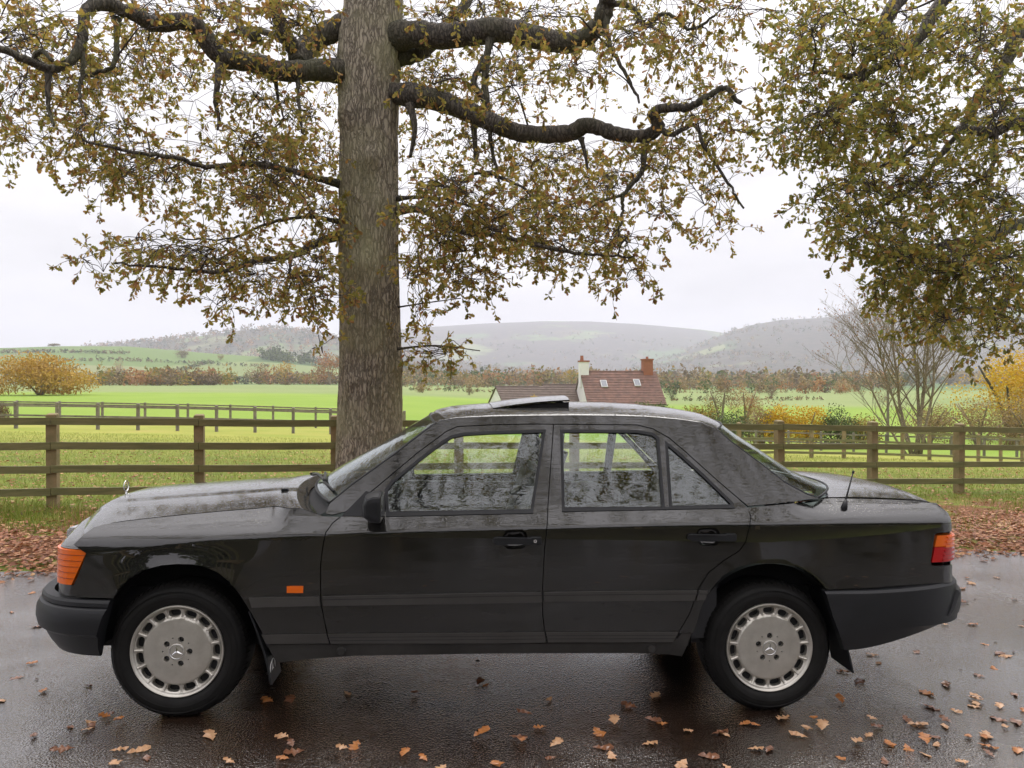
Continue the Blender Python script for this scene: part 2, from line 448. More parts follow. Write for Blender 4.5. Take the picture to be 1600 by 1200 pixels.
# ------------------------------------------------------------------ road
def road_material():
    m = bpy.data.materials.new('wet_tarmac'); m.use_nodes = True
    N, L = nodes_of(m); b = N['Principled BSDF']
    tc = N.new('ShaderNodeTexCoord'); P = tc.outputs['Object']
    def noise(scale, detail=4, rough=0.6):
        n = N.new('ShaderNodeTexNoise'); n.inputs['Scale'].default_value = scale; n.inputs['Detail'].default_value = detail
        n.inputs['Roughness'].default_value = rough; L.new(P, n.inputs['Vector']); return n.outputs['Fac']
    cr = N.new('ShaderNodeValToRGB'); e = cr.color_ramp.elements
    e[0].position = 0.35; e[0].color = (0.008, 0.005, 0.004, 1); e[1].position = 0.7; e[1].color = (0.034, 0.021, 0.014, 1)
    L.new(noise(95, 3, 0.7), cr.inputs[0])
    # brown silt worked into the tarmac
    silt = N.new('ShaderNodeValToRGB'); e = silt.color_ramp.elements
    e[0].position = 0.40; e[0].color = (0, 0, 0, 1); e[1].position = 0.70; e[1].color = (1, 1, 1, 1)
    L.new(noise(0.8, 5), silt.inputs[0])
    mx = N.new('ShaderNodeMix'); mx.data_type = 'RGBA'
    L.new(silt.outputs[0], mx.inputs[0]); L.new(cr.outputs[0], mx.inputs[6]); mx.inputs[7].default_value = (0.040, 0.020, 0.010, 1)
    ml = N.new('ShaderNodeMath'); ml.operation = 'MULTIPLY'; ml.inputs[1].default_value = 0.55
    L.new(silt.outputs[0], ml.inputs[0]); L.new(ml.outputs[0], mx.inputs[0])
    L.new(mx.outputs[2], b.inputs['Base Color'])
    # puddled film: smooth where water stands, rougher on the stone
    rr = N.new('ShaderNodeMapRange'); rr.inputs[1].default_value = 0.35; rr.inputs[2].default_value = 0.65
    rr.inputs[3].default_value = 0.12; rr.inputs[4].default_value = 0.32
    L.new(noise(1.7, 5), rr.inputs[0]); L.new(rr.outputs[0], b.inputs['Roughness'])
    b.inputs['Specular IOR Level'].default_value = 0.25
    b.inputs['Coat Weight'].default_value = 1.0; b.inputs['Coat Roughness'].default_value = 0.08; b.inputs['Coat IOR'].default_value = 2.2
    vo = N.new('ShaderNodeTexVoronoi'); vo.inputs['Scale'].default_value = 110; L.new(P, vo.inputs['Vector'])
    add = N.new('ShaderNodeMath'); add.operation = 'ADD'
    L.new(vo.outputs['Distance'], add.inputs[0]); L.new(noise(48, 5, 0.7), add.inputs[1])
    bp = N.new('ShaderNodeBump'); bp.inputs['Strength'].default_value = 0.55; bp.inputs['Distance'].default_value = 0.0048
    bs = N.new('ShaderNodeMapRange'); bs.inputs[1].default_value = 0.35; bs.inputs[2].default_value = 0.65
    bs.inputs[3].default_value = 0.35; bs.inputs[4].default_value = 1.0
    L.new(noise(0.9, 4), bs.inputs[0]); L.new(bs.outputs[0], bp.inputs['Strength'])
    L.new(add.outputs[0], bp.inputs['Height']); L.new(bp.outputs[0], b.inputs['Normal'])
    bc = N.new('ShaderNodeBump'); bc.inputs['Distance'].default_value = 0.0036
    L.new(bs.outputs[0], bc.inputs['Strength']); L.new(add.outputs[0], bc.inputs['Height']); L.new(bc.outputs[0], b.inputs['Coat Normal'])
    return m
M_road = road_material()
xs = np.linspace(-60, 60, 241)
tt = np.linspace(0, 1, 41)
wav = 0.12*np.sin(xs*1.9)+0.09*np.sin(xs*4.3+1)+0.05*np.sin(xs*9.1)
P = np.zeros((len(xs), len(tt), 3))
for i, x in enumerate(xs):
    y0, y1 = road_near(x), road_far(x)+wav[i]
    yy = y0+(y1-y0)*tt
    P[i,:,0] = x; P[i,:,1] = yy; P[i,:,2] = plane_z(x, yy)+0.004
mb = MB(); mb.grid(P)
road = mb.build('road', M_road, smooth=True)
for pgn in road.data.polygons:
    if pgn.normal.z < 0: road.data.flip_normals(); break
tag(road, 'wet dark tarmac lane under the trees', kind='structure')
# ------------------------------------------------------------------ the car: local frame u (rearwards), v (away), w (up)
TH = R(3.12)
_n = Vector((0.0131, 0.0175, 1)).normalized()
_u = Vector((math.cos(TH), math.sin(TH), 0)); _u = (_u - _n*_u.dot(_n)).normalized()
_v = _n.cross(_u)
CO = np.array([-0.199, 4.264, 0.0]); CO[2] = float(plane_z(CO[0], CO[1]))+0.004
CARM = Matrix(((_u.x,_v.x,_n.x,CO[0]),(_u.y,_v.y,_n.y,CO[1]),(_u.z,_v.z,_n.z,CO[2]),(0,0,0,1)))
car = bpy.data.objects.new('parked_car', None); link(car); car.matrix_world = CARM
tag(car, 'dark anthracite four-door saloon with silver alloy wheels parked on the wet lane', 'car')
_BU, _BV, _BN = (np.array(a) for a in (_u, _v, _n))
def w2c(p):
    d = np.asarray(p)-CO; return np.array([d@_BU, d@_BV, d@_BN])
RO = w2c((0, 0, CAM_H))
def px_on_v(px, py, v):
    """where the ray of a pixel crosses the plane v = const of the car"""
    d = ray(px, py); dc = np.array([d@_BU, d@_BV, d@_BN])
    t = (v-RO[1])/dc[1]; return RO + dc*t
def ramp_(x, h):
    return np.where(x < -h, 0, np.where(x > h, x, (x+h)**2/(4*h)))
def taper(u):
    u = np.asarray(u, float)
    t = -0.068*np.clip(-1.2-u, 0, None)**2 - 0.07*np.clip(u-1.3, 0, None)**2
    q = np.clip(-1.865-u, 0, 0.1299); t = t-(0.13-np.sqrt(0.13**2-q*q))
    q = np.clip(u-2.275, 0, 0.1199); t = t-(0.12-np.sqrt(0.12**2-q*q))
    return t
CREASE_PX = [(115,850),(250,847),(365,843),(440,836),(540,832.5),(640,829.5),(815,827),(870,823.5),(1000,821.5),(1145,820),(1190,818),(1330,817),(1465,816)]
_cr = []
for (a, b_) in CREASE_PX:
    p = px_on_v(a, b_, -0.83)
    for _ in range(6): p = px_on_v(a, b_, -(0.838+float(taper(p[0]))))
    _cr.append((p[0], p[2]))
_cr = np.array(_cr)
_pf = np.polyfit(_cr[:,0], _cr[:,1], 3)
def zc(u): return np.polyval(_pf, np.clip(u, -2.05, 2.4))
EB = 0.085
def prof(e, kt, hc):
    """half width (less 0.838) against height e above the crease"""
    def raw(e):
        e = np.asarray(e, float)
        y = 0.45*e + (0.10-0.45)*ramp_(e+0.58, 0.05) + (0.02-0.10)*ramp_(e+0.40, 0.06) + (-0.035-0.02)*ramp_(e+0.22, 0.08)
        y = y + (-0.65+0.035)*ramp_(e, hc)
        y = y + (1-kt)*(-0.46+0.65)*ramp_(e-EB, 0.012) + kt*(-2.2+0.65)*ramp_(e-0.045, 0.03)
        return y
    return raw(e)-raw(0.0)
def ktop(u): 
    return np.clip(1-sstep(-1.02, -0.90, u)+sstep(1.45, 1.75, u), 0, 1)
def W(u, w, top=False):
    u = np.asarray(u, float); e = np.asarray(w, float)-zc(u)
    hc = 0.010+0.05*(1-sstep(-2.0, -1.15, u))
    kt = ktop(u) if top else 0.0*u
    v = 0.838+prof(e, kt, hc)+taper(u)
    # greenhouse narrows a little towards the tail
    v = v-0.05*np.clip(u-0.9, 0, None)**2*np.clip(e-0.09, 0, 0.4)/0.3*(1-kt)
    if top:      # flared wheel-arch lips
        w_ = np.asarray(w, float)
        rho = np.hypot(u+1.40, w_-0.305); d = np.clip(rho-0.385, 0, None); sn = np.clip((w_-0.305)/np.maximum(rho, 1e-6), 0, 1)
        v = v+0.026*np.exp(-d/0.075)*sn**2*(1-sstep(-0.12, 0.02, e))
        d = np.clip(np.hypot(u-1.40, w_-0.305)-0.375, 0, None); v = v+0.010*np.exp(-d/0.022)*sstep(0.40, 0.55, w_)
    return v
def Wt(u, w): return W(u, w, True)
def pc(px, py, Wf=W):
    p = px_on_v(px, py, -0.8)
    for _ in range(14):
        p = px_on_v(px, py, -float(np.clip(0.5*(-p[1])+0.5*Wf(p[0], p[2]), 0.3, 0.95)))
    return p[0], p[2]
def trace(pts, Wf=W): return [pc(a, b_, Wf) for a, b_ in pts]
def nrm(u, w, Wf):
    h = 0.0015
    dvu = (Wf(u+h, w)-Wf(u-h, w))/(2*h); dvw = (Wf(u, w+h)-Wf(u, w-h))/(2*h)
    n = np.stack([dvu*0-(-dvu)*-1, -np.ones_like(dvu), -dvw], -1)   # surface v=-W : outward normal (-dW/du, -1, -dW/dw)
    n = np.stack([-dvu, -np.ones_like(dvu), -dvw], -1)
    return n/np.linalg.norm(n, axis=1)[:,None]
def inpoly(P, poly):
    x, y = P[:,0], P[:,1]; c = np.zeros(len(P), bool); n = len(poly); j = n-1
    for i in range(n):
        xi, yi = poly[i]; xj, yj = poly[j]
        c ^= ((yi > y) != (yj > y)) & (x < (xj-xi)*(y-yi)/(yj-yi+1e-15)+xi); j = i
    return c
def resample(poly, step=0.02):
    out = []; n = len(poly)
    for i in range(n):
        a, b_ = np.array(poly[i]), np.array(poly[(i+1) % n]); m = max(1, int(np.linalg.norm(b_-a)/step))
        for t in range(m): out.append(tuple(a+(b_-a)*t/m))
    return out
def inset_poly(poly, d):
    p = np.array(poly); n = len(p)
    area = 0.5*np.sum(p[:,0]*np.roll(p[:,1], -1)-np.roll(p[:,0], -1)*p[:,1]); s = 1 if area > 0 else -1
    e = np.roll(p, -1, 0)-p; e /= np.linalg.norm(e, axis=1)[:,None]+1e-12
    nn = np.stack([-e[:,1], e[:,0]], -1)*s
    b_ = nn+np.roll(nn, 1, 0); b_ /= (np.linalg.norm(b_, axis=1)[:,None]+1e-9)
    k = np.clip(1/np.clip(np.sum(b_*nn, 1), 0.4, 1), 1, 2.0)
    return [tuple(q) for q in p+b_*(k*d)[:,None]]
def cdt_fill(outer, holes, gstep=0.03, extra=None):
    pts = [Vector(p) for p in outer]; edges = [(i, (i+1) % len(outer)) for i in range(len(outer))]
    for h in holes:
        b_ = len(pts); pts += [Vector(p) for p in h]; edges += [(b_+i, b_+(i+1) % len(h)) for i in range(len(h))]
    o = np.array(outer); lo, hi = o.min(0), o.max(0)
    gx = np.arange(lo[0], hi[0], gstep); gy = np.arange(lo[1], hi[1], gstep*0.8)
    G = np.stack(np.meshgrid(gx, gy, indexing='ij'), -1).reshape(-1, 2)
    if extra is not None: G = np.vstack([G, extra])
    keep = inpoly(G, outer)
    for h in holes: keep &= ~inpoly(G, h)
    B = np.array([tuple(p) for p in pts])
    G = G[keep]
    if len(G):
        d = np.min(np.linalg.norm(G[:,None]-B[None], axis=2), axis=1) if len(G)*len(B) < 4e6 else np.ones(len(G))
        G = G[d > gstep*0.35]
    pts += [Vector(p) for p in G]
    vo, eo, fo, *_ = delaunay_2d_cdt(pts, edges, [], 0, 1e-6)
    P2 = np.array([tuple(p) for p in vo]); F = np.array([f for f in fo if len(f) == 3])
    cen = P2[F].mean(1); k = inpoly(cen, outer)
    for h in holes: k &= ~inpoly(cen, h)
    return P2, F[k]
def mirror_v(Vv): q = np.array(Vv); q[:,1] *= -1; return q
def panel(name, outer, holes=(), mat=None, Wf=W, parent=None, inset=0.0022, off=0.0, depth=0.012, side=-1, label=None, gstep=0.03, crease=True):
    """a pressed panel on the side surface: smooth skin + returned edges. outer/holes in (u, w)"""
    outer = resample(inset_poly(resample(outer, 0.02), inset), 0.024)
    holes = [resample(h, 0.022) for h in holes]
    extra = None
    if crease:
        us = np.arange(min(p[0] for p in outer), max(p[0] for p in outer), 0.03)
        extra = np.vstack([np.stack([us, zc(us)+d], -1) for d in (-0.03,-0.014,-0.008,-0.003,0.003,0.008,0.014,0.03,0.045,0.06)])
    P2, F = cdt_fill(outer, holes, gstep, extra)
    u, w = P2[:,0], P2[:,1]
    n = nrm(u, w, Wf)
    v = -(Wf(u, w)+off)
    V3 = np.stack([u, v, w], -1)
    # orient
    a = V3[F]; fn = np.cross(a[:,1]-a[:,0], a[:,2]-a[:,0])
    flip = np.sum(fn*n[F[:,0]], 1) < 0
    F[flip] = F[flip][:, ::-1]
    # boundary edges -> returned flange
    cnt = {}
    for f in F:
        for i in range(3): cnt[(f[i], f[(i+1) % 3])] = 1
    bd = [(a_, b_) for (a_, b_) in cnt if (b_, a_) not in cnt]
    ids = sorted({i for e in bd for i in e}); mp = {i: k for k, i in enumerate(ids)}
    nv_ = len(V3); m = len(ids)
    top_ = V3[ids]; low = V3[ids]-n[ids]*depth
    fl = [(nv_+mp[b_], nv_+mp[a_], nv_+m+mp[a_], nv_+m+mp[b_]) for a_, b_ in bd]
    # flange normals point sideways out of the edge
    en = np.zeros((m, 3))
    for a_, b_ in bd:
        t = V3[b_]-V3[a_]; q = np.cross(t, n[a_]); q /= np.linalg.norm(q)+1e-9
        en[mp[a_]] += q; en[mp[b_]] += q
    en /= np.linalg.norm(en, axis=1)[:,None]+1e-9
    VV = np.vstack([V3, top_, low]); NN = np.vstack([n, en, en])
    FF = [tuple(f) for f in F]+fl
    if side > 0:
        VV = mirror_v(VV); NN = mirror_v(NN); FF = [f[::-1] for f in FF]
    o = mesh_np(name, VV, FF, mat, parent or car, True, NN)
    if label: o['label'] = label
    return o
def both(fn):
    return [fn(-1), fn(1)]

# paint: dark metallic under clear coat, beaded with rain where it faces up
def paint_material(name, scuff=False):
    m = bpy.data.materials.new(name); m.use_nodes = True
    N, L = nodes_of(m); b = N['Principled BSDF']
    b.inputs['Base Color'].default_value = (0.010, 0.0094, 0.0084, 1)
    b.inputs['Metallic'].default_value = 0.35
    b.inputs['Roughness'].default_value = 0.42
    b.inputs['Coat Weight'].default_value = 1.0
    b.inputs['Coat Roughness'].default_value = 0.035
    b.inputs['Specular IOR Level'].default_value = 0.1
    b.inputs['Coat IOR'].default_value = 1.75
    tc = N.new('ShaderNodeTexCoord'); P = tc.outputs['Object']
    g = N.new('ShaderNodeNewGeometry'); sp = N.new('ShaderNodeSeparateXYZ'); L.new(g.outputs['True Normal'], sp.inputs[0])
    up = N.new('ShaderNodeMapRange'); up.interpolation_type = 'SMOOTHSTEP'
    up.inputs[1].default_value = 0.30; up.inputs[2].default_value = 0.75; L.new(sp.outputs[2], up.inputs[0])
    def beads(scale, lo, hi):
        vo = N.new('ShaderNodeTexVoronoi'); vo.inputs['Scale'].default_value = scale; L.new(P, vo.inputs['Vector'])
        mr = N.new('ShaderNodeMapRange'); mr.interpolation_type = 'SMOOTHSTEP'
        mr.inputs[1].default_value = hi; mr.inputs[2].default_value = lo; L.new(vo.outputs['Distance'], mr.inputs[0])
        # only some cells hold a drop
        s = N.new('ShaderNodeSeparateColor'); L.new(vo.outputs['Color'], s.inputs[0])
        gt = N.new('ShaderNodeMath'); gt.operation = 'GREATER_THAN'; gt.inputs[1].default_value = 0.60; L.new(s.outputs[0], gt.inputs[0])
        ml = N.new('ShaderNodeMath'); ml.operation = 'MULTIPLY'; L.new(mr.outputs[0], ml.inputs[0]); L.new(gt.outputs[0], ml.inputs[1])
        return ml.outputs[0]
    mx = N.new('ShaderNodeMath'); mx.operation = 'ADD'
    L.new(beads(62, 0.05, 0.40), mx.inputs[0]); L.new(beads(130, 0.05, 0.40), mx.inputs[1])
    hm = N.new('ShaderNodeMath'); hm.operation = 'MULTIPLY'; L.new(mx.outputs[0], hm.inputs[0]); L.new(up.outputs[0], hm.inputs[1])
    bp = N.new('ShaderNodeBump'); bp.inputs['Strength'].default_value = 0.38; bp.inputs['Distance'].default_value = 0.002
    L.new(hm.outputs[0], bp.inputs['Height'])
    # streaks of water creeping down the shoulder
    mp = N.new('ShaderNodeMapping'); mp.inputs['Scale'].default_value = (5, 40, 40); L.new(P, mp.inputs[0])
    ns = N.new('ShaderNodeTexNoise'); ns.inputs['Scale'].default_value = 1.0; ns.inputs['Detail'].default_value = 5; L.new(mp.outputs[0], ns.inputs['Vector'])
    sh = N.new('ShaderNodeMapRange'); sh.interpolation_type = 'SMOOTHSTEP'
    sh.inputs[1].default_value = 0.15; sh.inputs[2].default_value = 0.4; L.new(sp.outputs[2], sh.inputs[0])
    sm = N.new('ShaderNodeMath'); sm.operation = 'MULTIPLY'; L.new(ns.outputs['Fac'], sm.inputs[0]); L.new(sh.outputs[0], sm.inputs[1])
    bp2 = N.new('ShaderNodeBump'); bp2.inputs['Strength'].default_value = 0.14; bp2.inputs['Distance'].default_value = 0.004
    L.new(sm.outputs[0], bp2.inputs['Height']); L.new(bp.outputs[0], bp2.inputs['Normal'])
    L.new(bp2.outputs[0], b.inputs['Coat Normal']); L.new(bp2.outputs[0], b.inputs['Normal'])
    # road film: dulls the clear coat low on the body
    nd = N.new('ShaderNodeTexNoise'); nd.inputs['Scale'].default_value = 3.5; nd.inputs['Detail'].default_value = 6; L.new(P, nd.inputs['Vector'])
    rr = N.new('ShaderNodeMapRange'); rr.inputs[1].default_value = 0.3; rr.inputs[2].default_value = 0.75
    rr.inputs[3].default_value = 0.008; rr.inputs[4].default_value = 0.03
    L.new(nd.outputs['Fac'], rr.inputs[0]); L.new(rr.outputs[0], b.inputs['Coat Roughness'])
    return m
M_paint = paint_material('anthracite_paint')
def glass_material(name, tint, wet=0.6, ior=1.75, streak=(7, 7, 30)):
    m = bpy.data.materials.new(name); m.use_nodes = True
    N, L = nodes_of(m); N.remove(N['Principled BSDF'])
    fr = N.new('ShaderNodeLayerWeight'); fr.inputs['Blend'].default_value = 0.5
    f0 = ((ior-1)/(ior+1))**2
    pw_ = N.new('ShaderNodeMath'); pw_.operation = 'POWER'; pw_.inputs[1].default_value = 5.0; L.new(fr.outputs['Facing'], pw_.inputs[0])
    sch = N.new('ShaderNodeMath'); sch.operation = 'MULTIPLY_ADD'; sch.inputs[1].default_value = 1-f0; sch.inputs[2].default_value = f0; L.new(pw_.outputs[0], sch.inputs[0])
    tr = N.new('ShaderNodeBsdfTransparent'); tr.inputs['Color'].default_value = (*tint, 1)
    gl = N.new('ShaderNodeBsdfGlossy'); gl.inputs['Roughness'].default_value = 0.02
    gl.inputs['Color'].default_value = (0.95, 1.0, 1.0, 1)
    mx = N.new('ShaderNodeMixShader')
    tc = N.new('ShaderNodeTexCoord')
    mp = N.new('ShaderNodeMapping'); mp.inputs['Scale'].default_value = streak; L.new(tc.outputs['Object'], mp.inputs[0])
    no = N.new('ShaderNodeTexNoise'); no.inputs['Scale'].default_value = 1.6; no.inputs['Detail'].default_value = 3; L.new(mp.outputs[0], no.inputs['Vector'])
    vo = N.new('ShaderNodeTexVoronoi'); vo.inputs['Scale'].default_value = 90; L.new(tc.outputs['Object'], vo.inputs['Vector'])
    mr = N.new('ShaderNodeMapRange'); mr.inputs[1].default_value = 0.35; mr.inputs[2].default_value = 0.05; L.new(vo.outputs['Distance'], mr.inputs[0])
    ad = N.new('ShaderNodeMath'); ad.operation = 'MULTIPLY_ADD'; ad.inputs[1].default_value = 0.12
    L.new(mr.outputs[0], ad.inputs[0]); L.new(no.outputs['Fac'], ad.inputs[2])
    bp = N.new('ShaderNodeBump'); bp.inputs['Strength'].default_value = wet; bp.inputs['Distance'].default_value = 0.006
    L.new(ad.outputs[0], bp.inputs['Height']); L.new(bp.outputs[0], gl.inputs['Normal']); L.new(bp.outputs[0], fr.inputs['Normal'])
    L.new(sch.outputs[0], mx.inputs[0]); L.new(tr.outputs[0], mx.inputs[1]); L.new(gl.outputs[0], mx.inputs[2])
    L.new(mx.outputs[0], N['Material Output'].inputs['Surface'])
    return m
M_glass = glass_material('window_glass', (0.86, 0.93, 0.90), 0.10, 2.05, (4, 4, 13))
M_screen = glass_material('screen_glass', (0.60, 0.72, 0.68), 0.3, 2.1, (26, 7, 7))
def lens_material(name, c, em=0.0):
    m = pmat(name, c, 0.2, coat=0.35, spec=0.3, bump=0.25, bscale=1.0, bdist=0.003, stretch=(1, 1, 120))
    return m
M_amber = lens_material('amber_lens', (0.72, 0.13, 0.006))
M_amber_d = pmat('amber_lens_groove', (0.22, 0.03, 0.004), 0.3)
M_red_d = pmat('red_lens_groove', (0.16, 0.004, 0.004), 0.3)
M_red = lens_material('red_lens', (0.42, 0.006, 0.006))
M_clear = pmat('headlamp_glass', (0.5, 0.52, 0.52), 0.08, coat=1.0, var=0.2, vscale=60)
M_grille = pmat('grille_grey', (0.05, 0.05, 0.05), 0.35, metal=0.4)
M_interior = pmat('cabin_plastic', (0.02, 0.02, 0.022), 0.7)

# ---- outlines traced on the photograph (pixels) and dropped on the body side
T = trace
fd_front = T([(534,806),(520,817),(509,832),(504,857),(501,882),(500.7,920),(501,932),(502.5,947),(510,985),(516,1006)])
b_gap = T([(865,663),(857.5,770),(855.5,805),(851,857),(847.5,920),(848,960),(851,985),(854.5,1004)])
rd_back = T([(1169,794),(1172.5,805),(1170,827),(1165,847),(1155,861),(1132,875),(1107,895),(1091,920),(1086,935),(1077,960),(1062,985),(1051,1004)])
fd_top = T([(540,800),(590,760),(652.5,707.5),(697.5,674),(715,666.5),(765,664),(840,662.5)])
rd_top = T([(995,664),(1020,670),(1045,684),(1070,705),(1120,750),(1155,780)])
front_door = fd_front[::-1][:0]+fd_front+[(b_gap[-1])]+b_gap[::-1][1:]+fd_top[::-1]
fd_win = T([(604,803),(602,765),(612,751),(652,719),(690,690),(705,681),(722,677),(765,674.5),(852,672),(832,799)])
rear_door = b_gap+rd_back[::-1]+rd_top[::-1]
rd_win = T([(876,672),(995,672.5),(1020,677),(1029,684),(1038,795),(879,796)])
rd_qtr = T([(1040,690),(1060,706),(1100,742),(1146,787),(1142,792),(1047,794)])
def handle_hole(cx): return T([(cx-19,838),(cx-14,830.5),(cx-9,829),(cx+12,828),(cx+17,831),(cx+20,837),(cx+19,848),(cx+16,855),(cx+11,857.5),(cx-9,858),(cx-14,856),(cx-18,849)])
fh_hole = handle_hole(804)
rh_hole = T([(1088,833),(1093,826),(1098,825),(1117,824.5),(1121,827),(1125,832),(1124,843),(1121,851),(1116,853.5),(1098,853),(1093,851),(1089,845)])
arch_f = [(177.5,935.5),(187.5,917.5),(202.5,904),(225,891),(252,884),(277,882),(300,882.5),(320,886),(340,895),(357,909),(372,926),(387,950),(398,968),(410,991),(416,1007)]
fender_top = [(505,806),(470,794),(440,792),(400,794),(350,798),(300,802.5),(250,807.5),(200,813),(165,818),(147,823),(134,832),(120,845),(114,851)]
fender = T([(516,1006),(510,985),(502.5,947),(501,932),(500.7,920),(501,882),(504,857),(509,832),(520,817),(532,807)], Wt)+T(fender_top, Wt)+T([(123,858),(134,865),(127,885),(116,911),(112,917),(118,934)], Wt)+T([(a, b_) for a, b_ in arch_f], Wt)
UQ = 2.345
arch_r = [(1085,987),(1097,947),(1112,920),(1130,900),(1155,886),(1180,881),(1220,881),(1250,887),(1270,899),(1285,914),(1292,922)]
quarter = T([(1167,793),(1172.5,805),(1170,827),(1165,847),(1155,861),(1132,875),(1107,895),(1091,920),(1086,935),(1077,960),(1062,985),(1060,990),(1083,990)], Wt)+T(arch_r, Wt)+T([(1370,919),(1440,914.5),(1465,912)], Wt)+[(UQ, pc(1465,912,Wt)[1]-0.003), (UQ, pc(1465,884,Wt)[1])]+T([(1456,883.5),(1455,877),(1461,836),(1465,833.5)], Wt)+[(UQ, pc(1465,832,Wt)[1]), (UQ, pc(1470,802,Wt)[1]), (UQ-0.02, pc(1470,792,Wt)[1])]+T([(1462,785),(1430,781.5),(1365,779),(1300,777.5),(1270,779.5),(1262,782),(1215,788)], Wt)
# fixed frame: A-pillar, roof rail, C-pillar
frame = fd_top[:1]+T([(519,805),(507,803),(515,786),(552,756),(615,711),(650,684),(676,664),(690,656.5),(715,652.5),(765,650.5),(840,649.5),(900,649),(960,649.5),(1010,651),(1060,655),(1095,660),(1119,669),(1140,688),(1190,725),(1227,754),(1262,772.5),(1281,778.3),(1262,781.3),(1215,787),(1169,791.5)])+rd_top[::-1]+[b_gap[0]]+fd_top[::-1][:-1]
dbg = dict(fender=fender, front_door=front_door, rear_door=rear_door, quarter=quarter, frame=frame)

